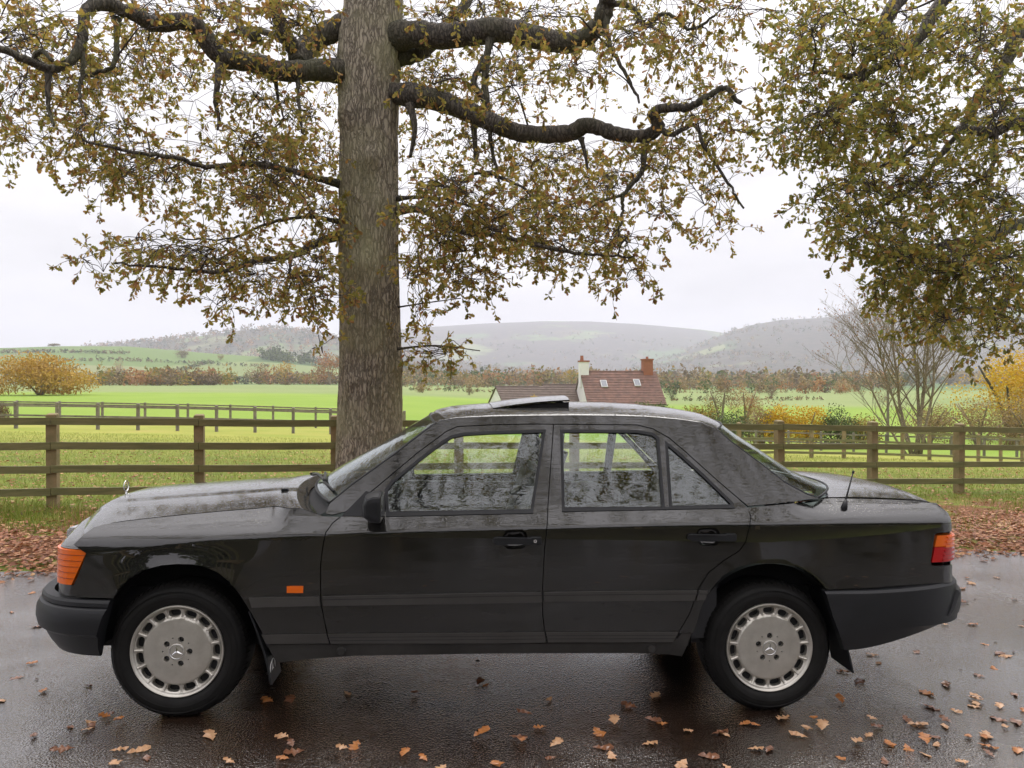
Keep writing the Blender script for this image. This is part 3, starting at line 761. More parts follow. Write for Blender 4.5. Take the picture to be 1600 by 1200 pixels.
def hexa(lo, hi): return lo, hi
def strip_px(name, top, bot, mat, parent, side, off, Wf=W, depth=None):
    poly = T(top, Wf)+T(bot[::-1], Wf)
    return panel(name, poly, (), mat, Wf, parent, 0.0005, off, depth or off+0.004, side, crease=False)
def make_side(s):
    near = s < 0
    fe = panel('front_fender', fender, (), M_paint, Wt, car, depth=0.03, side=s, gstep=0.022)
    strip_px('rub_strip', [(389,933.5),(500,931.5)], [(394,949),(501.5,946)], M_grey_trim, fe, s, 0.010, Wt)
    strip_px('sill_moulding', [(409,991.5),(509.5,990)], [(416,1006),(515,1005)], M_grey_trim, fe, s, 0.006, Wt)
    mk = panel('side_marker_light', T([(448.5,915.5),(474,915.5),(474,926),(448.5,926)], Wt), (), M_amber, Wt, fe, 0.0, 0.006, 0.008, s, crease=False)
    fd = panel('front_door', front_door, [fd_win, fh_hole], M_paint, W, car, side=s)
    rd = panel('rear_door', rear_door, [rd_win, rd_qtr, rh_hole], M_paint, W, car, side=s)
    qt = panel('rear_quarter_panel', quarter, (), M_paint, Wt, car, depth=0.03, side=s)
    fr_ = panel('pillar_frame', frame, (), M_paint, W, car, side=s, inset=0.0025)
    panel('door_jamb', T([(846,664),(884,664),(874,800),(866,925),(868,1000),(836,1000),(832,925),(838,800)]), (), M_dark, W, car, 0.0, -0.016, 0.004, s, crease=False)
    # glass with black rubber surrounds
    for host, polys in ((fd, [fd_win]), (rd, [rd_win, rd_qtr])):
        for p in polys:
            pn = panel('window_pane', p, (), M_glass, W, host, -0.004, -0.009, 0.004, s, crease=False)
            ring = resample(p, 0.03); inner = inset_poly(ring, 0.011); outer = inset_poly(ring, -0.003)
            panel('window_seal', outer, [inner], M_rubber, W, host, 0.0, 0.0025, 0.012, s, crease=False, gstep=0.2)
    # waist mouldings under the glass
    strip_px('waist_moulding', [(603,801),(832,797)], [(603,806.5),(834,801.5)], M_rubber, fd, s, 0.006)
    strip_px('waist_moulding', [(878,794.5),(1145,789.5)], [(878,799),(1149,793.5)], M_rubber, rd, s, 0.006)
    for host, t, b_ in ((fd, [(504,931),(780,925.5),(846,924.5)], [(505,946),(780,942),(847,940.5)]),
                        (rd, [(849.5,924.5),(970,923),(1089,922)], [(850.5,939.5),(970,938.5),(1084,938)]),
                        (qt, [(1091.5,922),(1105,922.3)], [(1087,937.5),(1101,937)])):
        f = Wt if host is qt else W
        rs = strip_px('rub_strip', t, b_, M_grey_trim, host, s, 0.012, f)
        mid = [(a, b2+4.2) for a, b2 in t]; mid2 = [(a, b2+5.6) for a, b2 in t]
        strip_px('groove', mid, mid2, M_dark, rs, s, 0.0128, f)
    for host, t, b_ in ((fd, [(512,990),(780,988),(850.5,987.3)], [(517,1005.5),(780,1005),(853.5,1003.5)]),
                        (rd, [(853,987.3),(970,987),(1060,986.8)], [(856,1003.5),(970,1003.5),(1051.5,1003.3)])):
        rs = strip_px('sill_moulding', t, b_, M_grey_trim, host, s, 0.006)
        for k in (5.0, 10.0):
            strip_px('groove', [(a, b2+k) for a, b2 in t], [(a, b2+k+0.9) for a, b2 in t], M_dark, rs, s, 0.0066)
    # sill under the doors
    sl = panel('sill', T([(417,1008),(517,1007),(780,1006.3),(1051,1005),(1066,990),(1082,987),(1066,1026),(1045,1023),(997,1021),(780,1021.5),(555,1025),(487,1030),(432,1036)], W), (), M_sill, W, car, 0.0, -0.004, 0.05, s, crease=False)
    for (a, b_) in ((533,1017),(1018,1013.5)):
        p = pc(a, b_)
        mb = MB(); mb.lathe([(0.0,-0.004),(0.016,-0.004),(0.019,-0.001),(0.022,0.006)], 20, (p[0], -W(p[0], p[1])*1.0-0.003, p[1]))
        o = mb.build('jacking_plug', M_sill, sl, auto=0.5)
        if s > 0: o.data.transform(Matrix.Diagonal((1,-1,1,1))); o.data.flip_normals()
    # handles
    for host, hole, x0, x1, y0, y1, lock in ((fd, fh_hole, 770, 845.5, 839, 849, 835.5), (rd, rh_hole, 1073, 1148.5, 834, 844, None)):
        cen = np.mean(np.array(hole), 0)
        cup = resample(hole, 0.012); n = len(cup); rings = []
        for k, (sc_, dp) in enumerate(((1.04, -0.004), (1.0, 0.006), (0.92, 0.022), (0.6, 0.034), (0.05, 0.036))):
            rings.append([(cen[0]+(a-cen[0])*sc_, -float(W(cen[0]+(a-cen[0])*sc_, cen[1]+(b_-cen[1])*sc_))+dp, cen[1]+(b_-cen[1])*sc_) for a, b_ in cup])
        mb = MB(); rg = np.array(rings[1:]); rg = np.concatenate([rg, rg[:, :1]], 1); mb.grid(rg)
        o = mb.build('handle_recess', M_paint, host, smooth=True)
        q = T([(x0,y0),(x1,y0),(x1,y1),(x0,y1)])
        ulo, uhi = q[0][0], q[1][0]; wlo, whi = min(q[2][1], q[3][1]), max(q[0][1], q[1][1])
        vv = -float(W((ulo+uhi)/2, (wlo+whi)/2))
        mb2 = MB()
        hgt = whi-wlo
        body = [(ulo, wlo+0.25*hgt), (ulo+0.004, whi-0.1*hgt), (ulo+0.02, whi), (uhi-0.05, whi-0.002), (uhi-0.045, whi+0.002), (uhi, whi+0.002), (uhi+0.001, wlo+0.1*hgt), (uhi-0.005, wlo), (uhi-0.05, wlo), (ulo+0.02, wlo)]
        fr3 = [(a, vv-0.030 if ulo+0.01 < a < uhi-0.004 else vv-0.022, b_) for a, b_ in body]; bk3 = [(a, vv-0.004, b_) for a, b_ in body]
        k = len(body)
        mb2.add(fr3+bk3, [tuple(range(k)), tuple(range(2*k-1, k-1, -1))]+[(i, (i+1) % k, k+(i+1) % k, k+i) for i in range(k)])
        h = mb2.build('door_handle', M_rubber, host, bevel=0.002, auto=0.6)
        objs = [o, h]
        if lock:
            lp = pc(lock, 843.5)
            mb3 = MB(); mb3.lathe([(0.0,-0.033),(0.0085,-0.033),(0.0095,-0.030),(0.0095,-0.02)], 20, (lp[0], vv, lp[1]))
            lo_ = mb3.build('lock_cylinder', M_chrome, h, auto=0.5)
            mb3 = MB(); mb3.box((lp[0]-0.001, vv-0.0336, lp[1]-0.005), (lp[0]+0.001, vv-0.0328, lp[1]+0.005))
            objs += [lo_, mb3.build('key_slot', M_dark, h)]
        if s > 0:
            for q_ in objs: q_.data.transform(Matrix.Diagonal((1,-1,1,1))); q_.data.flip_normals()
    # mirror
    mb = MB()
    q = T([(534,806),(572,767),(600,776),(600,806)]); tri = [(a, -float(W(a, b_))-0.004, b_) for a, b_ in q]; tri2 = [(a, v_+0.02, b_) for a, v_, b_ in tri]
    mb.add(tri+tri2, [(0,1,2,3),(7,6,5,4)]+[(i, (i+1) % 4, 4+(i+1) % 4, 4+i) for i in range(4)])
    sail = mb.build('mirror_base', M_rubber, fd)
    mc = pc(587, 787); P0 = np.array([mc[0], -float(W(*mc)), mc[1]])
    prof_ = [(-0.045,-0.035),(-0.048,0.02),(-0.036,0.058),(0.0,0.072),(0.034,0.074),(0.040,0.066),(0.040,-0.058),(0.034,-0.066),(-0.012,-0.060)]
    mb = MB(); rows = []
    for k, (dv, sc_, sh_) in enumerate(((0.005,0.55,-0.01),(-0.03,0.86,0.0),(-0.10,1.0,0.0),(-0.17,0.97,0.004),(-0.20,0.80,0.010),(-0.205,0.5,0.014))):
        rows.append([(P0[0]+a*sc_+sh_+0.004, P0[1]+dv, P0[2]+b_*sc_) for a, b_ in prof_])
    rg = np.array(rows); rg = np.concatenate([rg, rg[:, :1]], 1); mb.grid(rg)
    kk = len(prof_)
    mb.add(rows[-1], [tuple(range(kk))]); 
    mir = mb.build('door_mirror', M_rubber, fd, bevel=0.004, auto=0.7)
    mb = MB(); mb.box((P0[0]+0.0445, P0[1]-0.185, P0[2]-0.05), (P0[0]+0.047, P0[1]-0.03, P0[2]+0.06))
    mg = mb.build('mirror_glass', M_chrome, mir)
    objs = [sail, mir, mg]
    # front indicator lens wrapping the corner
    if s > 0:
        for q_ in objs: q_.data.transform(Matrix.Diagonal((1,-1,1,1))); q_.data.flip_normals()
both(make_side)

# ---- plan outlines of nose and tail for wrapped pieces
def plan_curve(front=True):
    if front:
        us = np.concatenate([np.linspace(-1.65, -1.865, 10), -1.865-0.13*np.sin(np.linspace(0.1, np.pi/2, 12))])
        vs_ = -(0.838+taper(us)-0.006)
        vf = np.linspace(vs_[-1], 0, 22)[1:]
        uf = us[-1]-0.13*(1-(vf/vs_[-1])**2)
    else:
        us = np.concatenate([np.linspace(2.0, 2.275, 10), 2.275+0.12*np.sin(np.linspace(0.1, np.pi/2, 12))])
        vs_ = -(0.838+taper(us)-0.006)
        vf = np.linspace(vs_[-1], 0, 22)[1:]
        uf = us[-1]+0.03*(1-(vf/vs_[-1])**2)
    P = np.stack([np.concatenate([us, uf]), np.concatenate([vs_, vf])], -1)
    return P
PF, PR = plan_curve(True), plan_curve(False)
def resamp(P, n):
    d = np.concatenate([[0], np.cumsum(np.linalg.norm(np.diff(P, axis=0), axis=1))])
    s = np.linspace(0, d[-1], n); return np.stack([np.interp(s, d, P[:,0]), np.interp(s, d, P[:,1])], -1)
def plan_norm(P, sgn):
    t = np.gradient(P, axis=0); t /= np.linalg.norm(t, axis=1)[:,None]+1e-9
    n = np.stack([t[:,1], -t[:,0]], -1)
    if sgn*n[-1,0] < 0: n = -n
    return n
def wrap_band(name, P, rows, mat, parent, sgn, s0=None, s1=None, mirror=False, smooth=True, thick=0.01, auto=0.6):
    """rows: (offset outward, w, start fraction, end fraction) -> closed swept shell"""
    L_ = np.concatenate([[0], np.cumsum(np.linalg.norm(np.diff(P, axis=0), axis=1))]); tot = L_[-1]
    Nn = plan_norm(P, sgn)
    G = []
    for off, w, a, b_ in rows:
        s = np.linspace(a*tot, b_*tot, 28)
        x = np.interp(s, L_, P[:,0]); y = np.interp(s, L_, P[:,1])
        nx = np.interp(s, L_, Nn[:,0]); ny = np.interp(s, L_, Nn[:,1])
        ln = np.hypot(nx, ny)
        G.append(np.stack([x+nx/ln*off, y+ny/ln*off, np.full_like(x, w)], -1))
    G = np.array(G)
    G = np.concatenate([G, G[:1]], 0)
    mb = MB(); mb.grid(G)
    k = len(rows)
    mb.add(G[:-1, 0], [tuple(range(k))]); mb.add(G[:-1, -1], [tuple(range(k))])
    o = mb.build(name, mat, parent, auto=auto)
    if mirror: o.data.transform(Matrix.Diagonal((1,-1,1,1))); o.data.flip_normals()
    return o
def band(name, P, w0, w1, a0, a1, b0, b1, out, inn, mat, parent, sgn, mirror=False):
    rows = [(inn, w0, a0, b0), (out, w0, a0, b0), (out, (w0+w1)/2, (a0+a1)/2, (b0+b1)/2), (out, w1, a1, b1), (inn, w1, a1, b1)]
    return wrap_band(name, P, rows, mat, parent, sgn, mirror=mirror)
nose_len = lambda P, uu: None
def frac_at(P, u=None, v=None):
    d = np.concatenate([[0], np.cumsum(np.linalg.norm(np.diff(P, axis=0), axis=1))]); 
    k = np.argmin(np.abs(P[:,0]-u)) if u is not None else np.argmin(np.abs(P[:,1]-v))
    return d[k]/d[-1]
nose = empty('nose_panel', parent=car)
for mirror in (False, True):
    a_t, a_b = frac_at(PF, u=pc(135,865,Wt)[0]), frac_at(PF, u=pc(115,911,Wt)[0])
    lens = band('indicator_lens', PF, 0.615, 0.775, a_b+0.01, a_t+0.01, frac_at(PF, v=-0.60), frac_at(PF, v=-0.58), 0.006, -0.02, M_amber, car, -1, mirror)
    lens['label'] = 'amber wraparound front indicator lens'
    for k in range(5):
        wz = 0.642+k*0.027
        f0 = (wz-0.615)/0.16
        band('lens_rib', PF, wz, wz+0.0022, a_b+(a_t-a_b)*f0+0.012, a_b+(a_t-a_b)*f0+0.012, frac_at(PF, v=-0.60), frac_at(PF, v=-0.60), 0.0072, 0.0, M_amber_d, lens, -1, mirror)
    hl = band('headlight', PF, 0.60, 0.765, frac_at(PF, v=-0.575), frac_at(PF, v=-0.56), frac_at(PF, v=-0.33), frac_at(PF, v=-0.33), 0.004, -0.03, M_clear, car, -1, mirror)
    band('bezel', PF, 0.585, 0.6, frac_at(PF, v=-0.6), frac_at(PF, v=-0.6), frac_at(PF, v=-0.31), frac_at(PF, v=-0.31), 0.006, -0.02, M_chrome, hl, -1, mirror)
    band('nose_valance', PF, 0.50, 0.612, 0.12, 0.10, 1.0, 1.0, -0.001, -0.03, M_paint, car, -1, mirror)
    band('nose_crown', PF, 0.768, 0.785, a_t+0.02, a_t+0.03, 1.0, 1.0, -0.012, -0.05, M_paint, car, -1, mirror)
bpy.data.objects.remove(nose)
# grille: chrome shell with slats
mb = MB()
for (lo, hi) in (((-2.165,-0.31,0.60),(-2.11,0.31,0.615)), ((-2.155,-0.31,0.765),(-2.09,0.31,0.785)), ((-2.165,-0.31,0.60),(-2.11,-0.295,0.775)), ((-2.165,0.295,0.60),(-2.11,0.31,0.775))):
    mb.box(lo, hi)
gr = mb.build('grille', M_chrome, car, bevel=0.003)
for k in range(6):
    mb = MB(); mb.box((-2.15,-0.294,0.63+k*0.026), (-2.12,0.294,0.636+k*0.026)); mb.build('slat', M_grille, gr)
mb = MB(); mb.box((-2.02,-0.52,0.55), (-1.94,0.52,0.765)); mb.build('radiator_backing', M_dark, car)
# tail
for mirror in (False, True):
    q1, q2, q3 = pc(1461,836,Wt), pc(1455,879,Wt), pc(1458,857,Wt)
    aT, aB = frac_at(PR, u=q1[0])+0.005, frac_at(PR, u=q2[0])+0.005
    wT, wB, wM = q1[1]-0.004, q2[1]-0.002, q1[1]+(q2[1]-q1[1])*0.46
    aM = aT+(aB-aT)*0.46
    e1 = frac_at(PR, v=-0.36)
    hs = empty('tail_light', parent=car); hs['label'] = 'ribbed tail light, amber above red'
    band('amber_lens', PR, wM+0.002, wT, aM, aT, e1, e1, 0.004, -0.03, M_amber, hs, 1, mirror)
    band('red_lens', PR, wB, wM, aB, aM, e1, e1, 0.004, -0.03, M_red, hs, 1, mirror)
    for k in range(6):
        f0 = (k+0.5)/6; wz = wB+(wT-wB)*f0; aa = aB+(aT-aB)*f0+0.05
        band('lens_rib', PR, wz-0.004, wz+0.004, aa, aa, e1, e1, 0.013, 0.0, M_amber if wz > wM else M_red, hs, 1, mirror)
    band('tail_panel', PR, 0.545, wB-0.004, frac_at(PR, u=UQ)-0.004, frac_at(PR, u=UQ)-0.004, 1.0, 1.0, -0.001, -0.03, M_paint, car, 1, mirror)
    band('tail_panel_upper', PR, wT+0.004, 0.90, frac_at(PR, u=UQ)-0.004, frac_at(PR, u=UQ)-0.004, 1.0, 1.0, -0.004, -0.05, M_paint, car, 1, mirror)
    band('boot_face', PR, wB, wT, e1+0.005, e1+0.005, 1.0, 1.0, -0.002, -0.03, M_paint, car, 1, mirror)

# ---- bumpers
def bumper(name, path, rows, mat, sgn):
    P = catmull(path, n=8)
    full = np.vstack([P, (P*np.array([1,-1]))[::-1][1:]])
    r2 = [(o_, w, a/2, 1-a/2) for o_, w, a in rows]
    L_ = np.concatenate([[0], np.cumsum(np.linalg.norm(np.diff(full, axis=0), axis=1))]); tot = L_[-1]
    Nn = plan_norm(full, sgn); 
    t = np.gradient(full, axis=0); t /= np.linalg.norm(t, axis=1)[:,None]
    Nn = np.stack([t[:,1], -t[:,0]], -1)
    if Nn[0,1] > 0: Nn = -Nn
    G = []
    for off, w, a, b_ in r2:
        s = np.linspace(a*tot, b_*tot, 90)
        x = np.interp(s, L_, full[:,0]); y = np.interp(s, L_, full[:,1]); nx = np.interp(s, L_, Nn[:,0]); ny = np.interp(s, L_, Nn[:,1])
        wv = w if not callable(w) else w(x)
        G.append(np.stack([x+nx*off, y+ny*off, np.full_like(x, 1.0)*wv], -1))
    G = np.array(G); G = np.concatenate([G, G[:1]], 0)
    mb = MB(); mb.grid(G); k = len(rows)
    mb.add(G[:-1, 0], [tuple(range(k))]); mb.add(G[:-1, -1], [tuple(range(k))])
    return mb.build(name, mat, car, auto=0.45)
FP = [(-1.60,-0.845),(-1.73,-0.840),(-1.84,-0.822),(-1.94,-0.78),(-2.025,-0.71),(-2.085,-0.62),(-2.125,-0.48),(-2.155,-0.25),(-2.165,0)]
RP = [(1.60,-0.838),(1.85,-0.832),(2.08,-0.815),(2.22,-0.785),(2.33,-0.73),(2.40,-0.65),(2.435,-0.52),(2.45,-0.30),(2.455,0)]
def tr_w(px, py, v): 
    p = px_on_v(px, py, v); return p
fb = bumper('front_bumper', FP, [(-0.03,0.555,0.068),(0.012,0.556,0.066),(0.020,0.545,0.068),(0.022,0.528,0.070),(0.016,0.524,0.072),(0.030,0.515,0.074),(0.042,0.490,0.082),(0.045,0.445,0.092),(0.036,0.405,0.104),(0.022,0.392,0.108),(0.012,0.388,0.110),(-0.015,0.330,0.122),(-0.045,0.285,0.128),(-0.06,0.284,0.128),(-0.06,0.40,0.112)], M_rubber, -1)
rb = bumper('rear_bumper', RP, [(-0.03,lambda x: 0.592+0.022*sstep(1.8,2.4,x),0.030),(0.014,lambda x: 0.592+0.022*sstep(1.8,2.4,x),0.028),(0.026,lambda x: 0.582+0.018*sstep(1.8,2.4,x),0.030),(0.028,0.560,0.034),(0.030,0.48,0.050),(0.030,0.42,0.066),(0.024,lambda x: 0.372+0.06*sstep(1.7,2.4,x),0.080),(0.006,lambda x: 0.308+0.115*sstep(1.75,2.4,x),0.098),(-0.03,lambda x: 0.302+0.115*sstep(1.75,2.4,x),0.098),(-0.05,0.45,0.07)], M_rubber, 1)
# corner pad on the rear bumper
def pad(mirror):
    P = catmull(RP, n=8); full = P
    rows = [(0.022,0.565,0.52,1.0),(0.040,0.565,0.52,1.0),(0.046,0.552,0.52,1.0),(0.046,0.49,0.48,1.0),(0.038,0.452,0.46,1.0),(0.022,0.45,0.46,1.0)]
    return wrap_band('bumper_pad', full, rows, M_rubber, rb, 1, mirror=mirror)
pad(False); pad(True)
# ---- top surfaces
def gapline(pts, Wf=Wt):
    q = np.array(T(pts, Wf)); q = q[np.argsort(q[:,0])]; return q
BG = gapline(fender_top)            # bonnet edge (u, w)
TG = gapline([(1277,778.3),(1290,777.5),(1330,778),(1365,779),(1430,781.5),(1465,785)])
def edge_on(q, u, Wf=Wt):
    w = np.interp(u, q[:,0], q[:,1]); return float(Wf(u, w)), float(w)
def add_skin(name, G, mat, parent=None, thick=0.012, label=None, flip_up=True):
    """grid -> smooth skin with returned edges (a shell with thickness)"""
    G = np.asarray(G, float); a, b_ = G.shape[:2]
    du = np.gradient(G, axis=0); dv = np.gradient(G, axis=1)
    n = np.cross(du, dv); n /= np.linalg.norm(n, axis=2)[..., None]+1e-12
    if n[..., 2].mean() < 0: n = -n
    top = G.reshape(-1, 3); nn = n.reshape(-1, 3)
    F = [(i*b_+j, (i+1)*b_+j, (i+1)*b_+j+1, i*b_+j+1) for i in range(a-1) for j in range(b_-1)]
    q = top[list(F[0])]; 
    if np.dot(np.cross(q[1]-q[0], q[2]-q[0]), nn[F[0][0]]) < 0: F = [f[::-1] for f in F]
    ring = [(0, j) for j in range(b_)]+[(i, b_-1) for i in range(1, a)]+[(a-1, j) for j in range(b_-2, -1, -1)]+[(i, 0) for i in range(a-2, 0, -1)]
    ids = [i*b_+j for i, j in ring]; m = len(ids); nv_ = len(top)
    up = top[ids]; lo = up-nn[ids]*thick
    cen = top.mean(0); en = up-cen; en[:, 2] *= 0.2; en /= np.linalg.norm(en, axis=1)[:, None]+1e-9
    fl = []
    for k in range(m):
        k2 = (k+1) % m; f = (nv_+k, nv_+k2, nv_+m+k2, nv_+m+k)
        VV = [up[k], up[k2], lo[k2], lo[k]]
        if np.dot(np.cross(VV[1]-VV[0], VV[2]-VV[0]), en[k]) < 0: f = f[::-1]
        fl.append(f)
    o = mesh_np(name, np.vstack([top, up, lo]), F+fl, mat, parent or car, True, np.vstack([nn, en, en]))
    if label: o['label'] = label
    return o
# bonnet
u0, u1 = float(pc(138,829,Wt)[0])-0.005, float(pc(498,803,Wt)[0])
NU, NV_ = 48, 41
G = np.zeros((NU, NV_, 3))
for i, s in enumerate(np.linspace(0, 1, NU)):
    for j, t in enumerate(np.linspace(-1, 1, NV_)):
        ue = u0+(u1-u0)*s
        bow_f = -0.25*(1-t*t)*(1-s)**2; bow_r = -0.17*(1-abs(t)**2.2)*s**2
        uu = ue+bow_f+bow_r
        ve, we = edge_on(BG, ue); ve -= 0.004
        crown = 0.036+0.012*(1-s)
        z = we+crown*(1-abs(t)**2.3)-0.055*np.clip((0.10-s)/0.10, 0, 1)**2*(1-0.2*t*t)
        # raised centre panel of the bonnet
        z += 0.006*float(sstep(0.50, 0.42, abs(t)))
        G[i, j] = (uu, t*ve, z)
bonnet = add_skin('bonnet', G, M_paint, thick=0.02)
# slam panel rolling from the bonnet edge down to the lamps
_a0 = frac_at(PF, u=pc(135,865,Wt)[0])
_Lf = np.concatenate([[0], np.cumsum(np.linalg.norm(np.diff(PF, axis=0), axis=1))]); _Lf /= _Lf[-1]
NP_ = np.zeros((7, NV_, 3))
for j in range(NV_):
    t = -1+2*j/(NV_-1); fr_ = _a0+(1-_a0)*(1-abs(t))
    pu, pv = np.interp(fr_, _Lf, PF[:,0]), np.interp(fr_, _Lf, PF[:,1])
    e_ = np.array([pu+0.004, -abs(pv)*(1 if t < 0 else -1)*0.995, 0.778]); b0 = G[0, j]
    for k in range(7):
        q = k/6; NP_[k, j] = b0+(e_-b0)*q+np.array([-0.012*math.sin(math.pi*q), 0, 0.012*math.sin(math.pi*q)-0.004*(1-q)])
add_skin('slam_panel', NP_, M_paint, thick=0.008)
# upright star on the bonnet's nose
hp = np.array([G[2, 20, 0], 0, G[2, 20, 2]])
def star_ring(mb, c, r, ax, t=0.0035, n=28, rot=90, spokes=True, flat=0.0):
    """three-pointed star in a ring; ax = (right, up) unit vectors"""
    rx, up_ = np.array(ax[0], float), np.array(ax[1], float); c = np.array(c, float)
    th = np.linspace(0, 2*np.pi, n+1)
    mb.tube([c+r*(np.cos(a)*rx+np.sin(a)*up_) for a in th], t, 6, False)
    if spokes:
        nrm_ = np.cross(rx, up_)
        for k in range(3):
            a = R(rot+120*k); d = np.cos(a)*rx+np.sin(a)*up_; e = -np.sin(a)*rx+np.cos(a)*up_
            b_ = r*0.17
            base = [c+e*b_*0.95+d*b_*0.3, c-e*b_*0.95+d*b_*0.3, c+d*r*0.98]
            tip = c+nrm_*t*1.4; tip2 = c-nrm_*t*1.4
            mb.add([base[0], base[1], base[2], tip, tip2], [(0,2,3),(2,1,3),(2,0,4),(1,2,4)])
mb = MB(); star_ring(mb, hp+np.array([0.01, 0, 0.052]), 0.030, ((0,1,0),(0,0,1)), 0.0026)
mb.tube([hp+np.array([0.01,0,-0.002]), hp+np.array([0.01,0,0.026])], [0.009, 0.004], 10)
mb.build('bonnet_star', M_chrome, bonnet, auto=0.6)
for vv in (-0.33, 0.33):
    mb = MB(); k = 40
    jj = int((vv/0.70+1)/2*(NV_-1)); p = G[k, jj]
    mb.box(p+np.array([-0.02,-0.012,-0.002]), p+np.array([0.018,0.012,0.011])); mb.build('washer_jet', M_rubber, bonnet, bevel=0.004)
# windscreen / rear window / roof stations
ws_b, ws_t = pc(515,786), pc(680,661.5)
rw_t, rw_b = pc(1121,671), pc(1278,778.5)
def screen(name, pb, pt, bow_b, bow_t, n=26, m=33, lift_b=0.0, lift_t=0.0, inset=0.012, pw=2.0, edge=None):
    G = np.zeros((n, m, 3))
    EP = np.array(edge); EL_ = np.concatenate([[0], np.cumsum(np.linalg.norm(np.diff(EP, axis=0), axis=1))]); EL_ /= EL_[-1]
    for i, s in enumerate(np.linspace(0, 1, n)):
        u = float(np.interp(s, EL_, EP[:,0])); w = float(np.interp(s, EL_, EP[:,1]))
        ve = float(W(u, w))-inset
        for j, t in enumerate(np.linspace(-1, 1, m)):
            k = 1-abs(t)**pw
            G[i, j] = (u+(bow_b*(1-s)+bow_t*s)*k, t*ve, w+(lift_b*(1-s)+lift_t*s)*k)
    return G
ROOF_C = 0.062
GB = G.copy()
GW = screen('ws', ws_b, ws_t, -0.19, -0.055, lift_b=0.026, lift_t=0.030, edge=T([(515,786),(552,756),(615,711),(650,684),(680,661.5)]))
ws = add_skin('windscreen', GW, M_screen, thick=0.006)
GR = screen('rw', rw_b, rw_t, 0.21, 0.11, lift_b=0.036, lift_t=0.030, pw=4.0, edge=T([(1279,778.3),(1262,772.5),(1227,754),(1190,725),(1140,688),(1121,671)]))
rw = add_skin('rear_window', GR, M_screen, thick=0.006)
def seal_loop(name, G, r, parent, mat=M_rubber):
    for nm, P in (('a', G[:, 0]), ('b', G[:, -1]), ('c', G[0]), ('d', G[-1])):
        mb = MB(); mb.tube(P, r, 6); mb.build(name, mat, parent, smooth=True)
seal_loop('screen_seal', GW, 0.007, ws); seal_loop('screen_seal', GR, 0.006, rw)
# roof
roof_px = [(676,664),(690,656.5),(715,652.5),(765,650.5),(840,649.5),(900,649),(960,649.5),(1010,651),(1060,655),(1095,660),(1121,671)]
RG = gapline(roof_px, W)
NU, NV_ = 56, 45
G = np.zeros((NU, NV_, 3))
u0, u1 = ws_t[0]+0.004, rw_t[0]-0.004
for i, s in enumerate(np.linspace(0, 1, NU)):
    ue = u0+(u1-u0)*s
    ve, we = edge_on(RG, ue, W)
    ve -= 0.001
    crown = ROOF_C*(0.50+0.50*math.sin(math.pi*min(max(s, 0), 1))**0.5)
    for j in range(NV_):
        a = -math.pi/2+math.pi*j/(NV_-1)
        tt_ = math.sin(a); t = math.copysign(abs(tt_)**0.85, tt_)
        bow = -0.055*(1-s)**3*(1-t*t)+0.11*s**3*(1-t**4)
        G[i, j] = (ue+bow, t*ve, we+crown*(max(0, 1-abs(t)**2.3))**0.72)
roof = add_skin('roof', G, M_paint, thick=0.015)
def roof_z(u, v):
    i = np.argmin(np.abs(G[:, NV_//2, 0]-u)); j = np.argmin(np.abs(G[i, :, 1]-v)); return G[i, j, 2]
# tilted sunroof panel
pa = px_on_v(770, 646, -0.40); pb = px_on_v(889, 633, -0.40)
su0, su1 = pa[0], pb[0]; z0 = roof_z(su0, -0.40)+0.002
lift = 0.060
NS = 14; S_ = np.zeros((NS, 17, 3))
for i, s in enumerate(np.linspace(0, 1, NS)):
    for j, t in enumerate(np.linspace(-1, 1, 17)):
        u = su0+(su1-su0)*s
        S_[i, j] = (u+0.012*(1-t*t)*(2*s-1), t*0.42, roof_z(su0, 0)+0.004-0.022*abs(t)**2.2+(lift)*s-0.012*s*s+0.004*math.sin(math.pi*s))
sr = add_skin('sunroof', S_, M_paint, thick=0.007)
Mx = MB()
for t in (-0.40, 0.40):
    jj = 0 if t < 0 else 16
    bot = [(S_[i, jj, 0], t, roof_z(S_[i, jj, 0], t)-0.01) for i in range(NS)]; tp = [(S_[i, jj, 0], t, S_[i, jj, 2]-0.012) for i in range(NS)]
    Mx.grid(np.array([bot, tp]))
i = NS-1
Mx.grid(np.array([[(S_[i, j, 0]-0.03, S_[i, j, 1]*0.95, roof_z(S_[i, j, 0], S_[i, j, 1])-0.01) for j in range(17)], [(S_[i, j, 0]-0.03, S_[i, j, 1]*0.95, S_[i, j, 2]-0.014) for j in range(17)]]))
Mx.build('sunroof_gaiter', M_dark, sr)
# boot lid
u0, u1 = TG[0, 0]-0.004, TG[-1, 0]+0.03
NU, NV_ = 40, 37
G2 = np.zeros((NU, NV_, 3))
for i, s in enumerate(np.linspace(0, 1, NU)):
    for j, t in enumerate(np.linspace(-1, 1, NV_)):
        ue = u0+(u1-u0)*s
        ve, we = edge_on(TG, min(ue, TG[-1, 0])); ve -= 0.004
        uu = ue+0.20*(1-t**4)*(1-s)**2+0.03*(1-t*t)*s**2
        drop = 0.09*np.clip((s-0.86)/0.14, 0, 1)**2
        G2[i, j] = (uu, t*(ve-0.03*np.clip((s-0.86)/0.14, 0, 1)**2), we+0.034*(1-abs(t)**2.4)-drop+0.006*math.sin(math.pi*s))
boot = add_skin('boot_lid', G2, M_paint, thick=0.02)
tq = np.linspace(-1, 1, 33)
dk = np.array([[GR[0, j]+np.array([-0.06, 0, -0.012]) for j in range(33)], [G2[0, int(round(j*36/32))]+np.array([0.05, 0, -0.012]) for j in range(33)]])
mb = MB(); mb.grid(dk); mb.build('rear_deck', M_dark, car, smooth=True)
